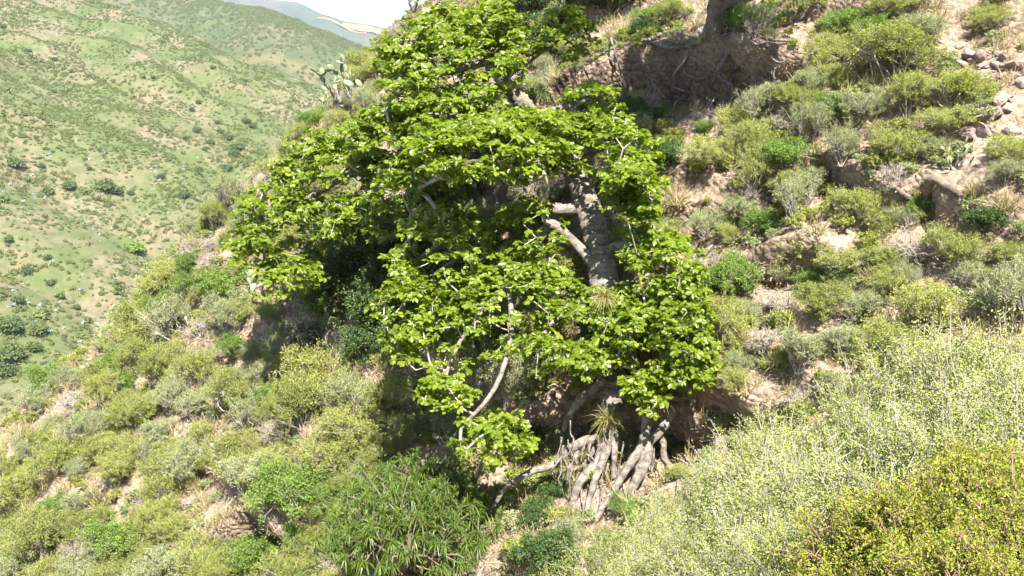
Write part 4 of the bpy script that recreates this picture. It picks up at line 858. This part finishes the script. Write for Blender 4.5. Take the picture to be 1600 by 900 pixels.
def spread_near(n, seed, bias, lo, hi):
    """random ground points over the hillside in clumps"""
    r = np.random.RandomState(seed); a_ = r.uniform(sa.min() * .62, sr + 8, n * 3); b_ = r.uniform(min(tl, tr_) - 8, max(t3, t4) + 8, n * 3)
    k = (fbm(a_ / 2.2, b_ / 2.2, 2, seed + 5) + r.uniform(-.5, .5, n * 3)) > bias; a_, b_ = a_[k][:n], b_[k][:n]; return near.at(a_, b_), r.uniform(lo, hi, len(a_))
herb = [shrub_meshes('herb', 300 + i, 0.8, 0.5, 5, 40, 9, 0.085, 0.05, lf_, 'twig', .06, .8, .006, bare=.1)[2] for i, lf_ in enumerate(('acacia', 'sage'))]
lit = Acc(); r = np.random.RandomState(9); P_ = np.c_[r.normal(0, .35, (90, 2)), r.uniform(0, .04, 90)]; leaf_quads(lit, P_, np.c_[r.normal(0, 1, (90, 2)), r.normal(0, .2, 90)], rdir(r, 90, 2), .08, .03, r.uniform(0, 1, 90)); prisms(lit, P_[:24], P_[:24] + np.c_[r.normal(0, .12, (24, 2)), r.uniform(0, .08, 24)], .005, .003)
lit_me = lit.mesh('leaf_litter', M['litter'])
thin = tuft_mesh('thin_grass', 77, 46, 0.5, 0.3, 0.009)
s1 = source('small_herb', herb[0], near.ground(1300, 470), 'tiny yellow-green herb on bare soil of the eroded slope', 'herb'); s1.scale = (.3,) * 3
s2 = source('small_herb', herb[1], near.ground(1180, 575), 'tiny grey-green herb on bare soil of the eroded slope', 'herb'); s2.scale = (.3,) * 3
s3_ = source('grass_tuft', thin, near.ground(1160, 600), 'thin straw tuft on the ledge above the undercut hollow', 'grass'); s3_.scale = (.5,) * 3
s4_ = source('litter_patch', lit_me, near.ground(1130, 540), 'patch of dry leaves and sticks on bare soil by the big tree', 'leaf litter')
for nm, lab, cat, n, bias, lo, hi, src, sd in [('herb_cover', 'low yellow-green herbs covering the hillside', 'ground cover', 5200, .0, .18, .55, s1, 1), ('sage_cover', 'low grey-green herbs covering the hillside', 'ground cover', 4200, .0, .18, .5, s2, 2),
                                               ('grass_cover', 'sparse straw grass covering the hillside', 'grass', 11000, -.2, .35, 1.1, s3_, 3), ('litter_cover', 'dry leaves and sticks strewn over the soil', 'leaf litter', 6500, -.2, .35, .8, s4_, 4)]:
    P_, S_ = spread_near(n, sd, bias, lo, hi); scatter(nm, lab, cat, P_, S_, src, sd, nm == 'litter_cover')
r = np.random.RandomState(12); x_, y_ = r.uniform(-8, 12, 1500), r.uniform(-4, 13, 1500); scatter('trail_grass', 'straw grass under the trail-side shrubs', 'grass', np.c_[x_, y_, fg_z(x_, y_)], r.uniform(.4, .9, 1500), s3_, 12)

# ------------------------------------------------------------------ scrub and trees of the far hills
def blob_bush(name, seed, n, mat, ll=.2, flat=.75):
    r = np.random.RandomState(seed); a = Acc(); d = rdir(r, n, .5); d[:, 2] = np.abs(d[:, 2]); P = d * (.5 * r.uniform(.45, 1.0, n) * (1 + .3 * vnoise(d[:, 0] * 2 + seed, d[:, 1] * 2)))[:, None] * np.array([1, 1, flat])
    leaf_quads(a, P, rdir(r, n), unit(d + r.normal(0, .5, (n, 3)) + [0, 0, .4]), ll, ll * .7, np.clip(r.normal(.45, .2, n), 0, 1)); return a.mesh(name, M[mat])
hb = [blob_bush('hill_bush', 400 + i, 90, 'hillbush') for i in range(2)]; ag = tuft_mesh('agave', 31, 26, .6, .2, .05, 'agave', .1)
h1 = source('hill_bush', hb[0], far.ground(96, 420), 'single scrubby bush on the open far hillside above the dark thicket', 'bush'); h2 = source('hill_bush', hb[1], far.ground(300, 165), 'single scrubby bush by the earth streak on the far hillside', 'bush'); h3 = source('agave', ag, far.ground(52, 310), 'pale blue agave rosette on the far hillside', 'agave')
def spread_far(n, seed, bias, lo, hi, box=None):
    r = np.random.RandomState(seed); a_ = r.uniform(-190, 330, n * 4); b_ = r.uniform(-140, 260, n * 4)
    if box is not None:
        u_, v_ = r.uniform(box[0], box[2], n), r.uniform(box[1], box[3], n); a_, b_ = far.pst(u_, v_)
    P = far.at(a_, b_); q = proj(P); k = (q[:, 0] > -150) & (q[:, 0] < 720) & (q[:, 1] > -60) & (q[:, 1] < 680) & (fbm(a_ / 9, b_ / 9, 3, 77) + r.uniform(-.7, .7, len(a_)) > bias)
    P = P[k][:n]; return P, r.uniform(lo, hi, len(P)) * r.uniform(.6, 1, len(P))
for nm, n, bias, lo, hi, src, sd in [('hill_scrub', 40000, -.4, .4, 1.25, h1, 61), ('hill_scrub', 36000, -.25, .45, 1.5, h2, 62), ('hill_thicket', 2600, .5, 1.6, 3.6, h2, 66)]:
    P_, S_ = spread_far(n, sd, bias, lo, hi); scatter(nm, 'taller scrub clumped in the creases of the far hillside' if 'thicket' in nm else 'low scrub dotting the far hillside', 'scrub', P_, S_, src, sd)
P_, S_ = spread_far(420, 63, -.3, .8, 1.6, (-60, 270, 330, 520)); scatter('agave_cover', 'pale blue agaves dotted over the lower far hillside', 'agave', P_, S_, h3, 63)
HT = [blob_bush('hill_tree_crown', 420 + i, 700, m_, .11, .85) for i, m_ in enumerate(('hilltree', 'hilltree', 'bright'))]
ta = Acc(); tube(ta, np.array([[0, 0, -.1, .05], [.02, 0, .2, .04], [0, .02, .45, .02]]), 6, .1, .2); HTR = ta.mesh('hill_tree_trunk', M['darkbark'], True)
def hill_tree(P, w_m, me, label, group=None, name='hill_tree'):
    o = empty(name, P); link('trunk', HTR, o); c_ = link('crown', me, o); c_.location = (0, 0, .18); o.scale = (w_m, w_m, w_m); o.rotation_euler = (0, 0, rng.uniform(0, 6.3)); tag(o, label, 'tree', group)
LG = {1: ('dark spreading tree on the far hillside among pale scrub', 'spreading trees on the far hillside'), 2: ('dark tree in the wooded crease of the far hill', 'trees in the crease of the far hill'), 3: ('dark tree in the thicket at the foot of the far hill', 'thicket at the far hill foot'), 4: ('small dark tree high on the far hillside', 'small trees high on the far hill')}
for (u, v, wpx, z) in [(165, 288, 40, 1), (183, 296, 26, 1), (110, 288, 28, 1), (66, 258, 16, 1), (252, 274, 17, 1), (205, 300, 14, 1), (25, 252, 34, 1), (76, 296, 20, 1), (288, 302, 22, 1), (310, 268, 18, 1), (140, 262, 10, 1),
                       (308, 202, 18, 2), (355, 212, 24, 2), (372, 226, 26, 2), (366, 240, 24, 2), (330, 220, 18, 2), (386, 186, 18, 2), (345, 204, 14, 2), (300, 170, 12, 2), (310, 160, 12, 2), (355, 260, 20, 2), (322, 232, 16, 2), (395, 195, 16, 2), (290, 215, 12, 2), (340, 190, 12, 2),
                       (20, 505, 46, 3), (62, 512, 34, 3), (18, 548, 52, 3), (55, 540, 30, 3), (10, 575, 40, 3), (95, 460, 20, 3), (15, 372, 18, 3), (45, 420, 22, 3), (120, 478, 16, 3), (80, 440, 18, 3), (30, 465, 26, 3), (75, 400, 16, 3),
                       (33, 98, 10, 4), (86, 92, 12, 4), (216, 98, 11, 4), (240, 120, 11, 4), (84, 142, 11, 4), (380, 125, 16, 4), (406, 122, 12, 4), (112, 110, 10, 4), (46, 78, 10, 4), (155, 158, 11, 4), (225, 120, 9, 4), (5, 40, 12, 4), (333, 104, 12, 4)]:
    P = far.ground(u, v + wpx * .3); hill_tree(P, .85 * wpx * proj(P)[2] / F, HT[rng.randint(2)], *LG[z])
P = far.ground(212, 396); hill_tree(P, 34 * proj(P)[2] / F, HT[2], 'round bright green tree on the far hillside behind the dark prickly pear')
# green hill behind: find the ground by the grid point nearest each pixel
q2 = proj(P2); q3 = proj(P3)
def on_grid(P, q, u, v):
    dd = (q[..., 0] - u) ** 2 + (q[..., 1] - v) ** 2; dd[:61] = 1e9; return P[np.unravel_index(np.argmin(dd), dd.shape)]
hill_tree(on_grid(P2, q2, 563, 100), 10, HT[0], 'tall dark tree standing alone by bare orange soil on the second hill'); hill_tree(on_grid(P2, q2, 573, 101), 6, HT[1], 'smaller dark tree beside the lone tall tree on the second hill')
r = np.random.RandomState(5); mm, nn_ = P2.shape[:2]; i_, j_ = r.randint(62, mm, 24000), r.randint(1, nn_ - 1, 24000); f_ = r.uniform(0, 1, (24000, 2)); P_ = P2[i_ - 1, j_] * (1 - f_[:, :1]) + P2[i_, j_] * f_[:, :1]; P_ = P_ + (P2[i_, j_ + 1] - P2[i_, j_]) * f_[:, 1:] * .9; q = proj(P_); k = (q[:, 0] > 150) & (q[:, 0] < 720) & (q[:, 1] > -40) & (q[:, 1] < 220)
scatter('distant_scrub', 'dark scrub dotting the second hill', 'scrub', P_[k], r.uniform(1.0, 3.6, k.sum()), h2, 65)
# red earth road cut on the mountain and a bare patch on the second hill
def earth_strip(name, label, P, q, pts, wid):
    C = np.array([on_grid(P, q, u, v) for u, v in pts]); C = catmull(np.c_[C, np.zeros(len(C))], 14)[:, :3]; s = unit(np.cross(np.gradient(C, axis=0), [0, 0, 1.0])); up = np.array([0, -.35, .93])
    rr = wid * (1 + .35 * vnoise(np.arange(len(C)) * .6, 0.2, 0, 5))[:, None]; dn = unit(np.array([0, -1, -.38])); V = np.stack([C + up * wid * .14 - dn * rr, C + up * wid * .2, C + up * wid * .14 + dn * rr], 1).reshape(-1, 3); n = len(C); i = np.arange(n - 1)[:, None] * 3
    tag(link(name, mk_mesh(name, V, [np.concatenate([i + [0, 1, 4, 3], i + [1, 2, 5, 4]])], [M['scar']])), kind='structure')
earth_strip('road_cut', None, P3, q3, [(528, 37), (548, 41), (570, 45), (592, 51), (612, 57)], 20); earth_strip('road_cut', None, P3, q3, [(500, 30), (522, 34), (545, 46), (575, 52)], 5)
earth_strip('bare_patch', None, P2, q2, [(552, 105), (566, 106), (580, 107)], 4)

# ------------------------------------------------------------------ haze in the valley
x0, x1, y0, y1, z0, z1 = -3400, 3400, -3400, 3400, -1100, 420
V = [(x, y, z) for x in (x0, x1) for y in (y0, y1) for z in (z0, z1)]
hz = link('haze', mk_mesh('haze', V, [np.array([[0, 1, 3, 2], [4, 6, 7, 5], [0, 4, 5, 1], [2, 3, 7, 6], [0, 2, 6, 4], [1, 5, 7, 3]])])); tag(hz, kind='stuff')
m, t = new_mat('haze_air'); out = N(t, 'ShaderNodeOutputMaterial'); vo = N(t, 'ShaderNodeVolumePrincipled'); vo.inputs['Density'].default_value = 0.0002; vo.inputs['Color'].default_value = (0.72, 0.84, 1.0, 1); vo.inputs['Anisotropy'].default_value = 0.2
t.links.new(vo.outputs[0], out.inputs['Volume']); hz.data.materials.append(m)
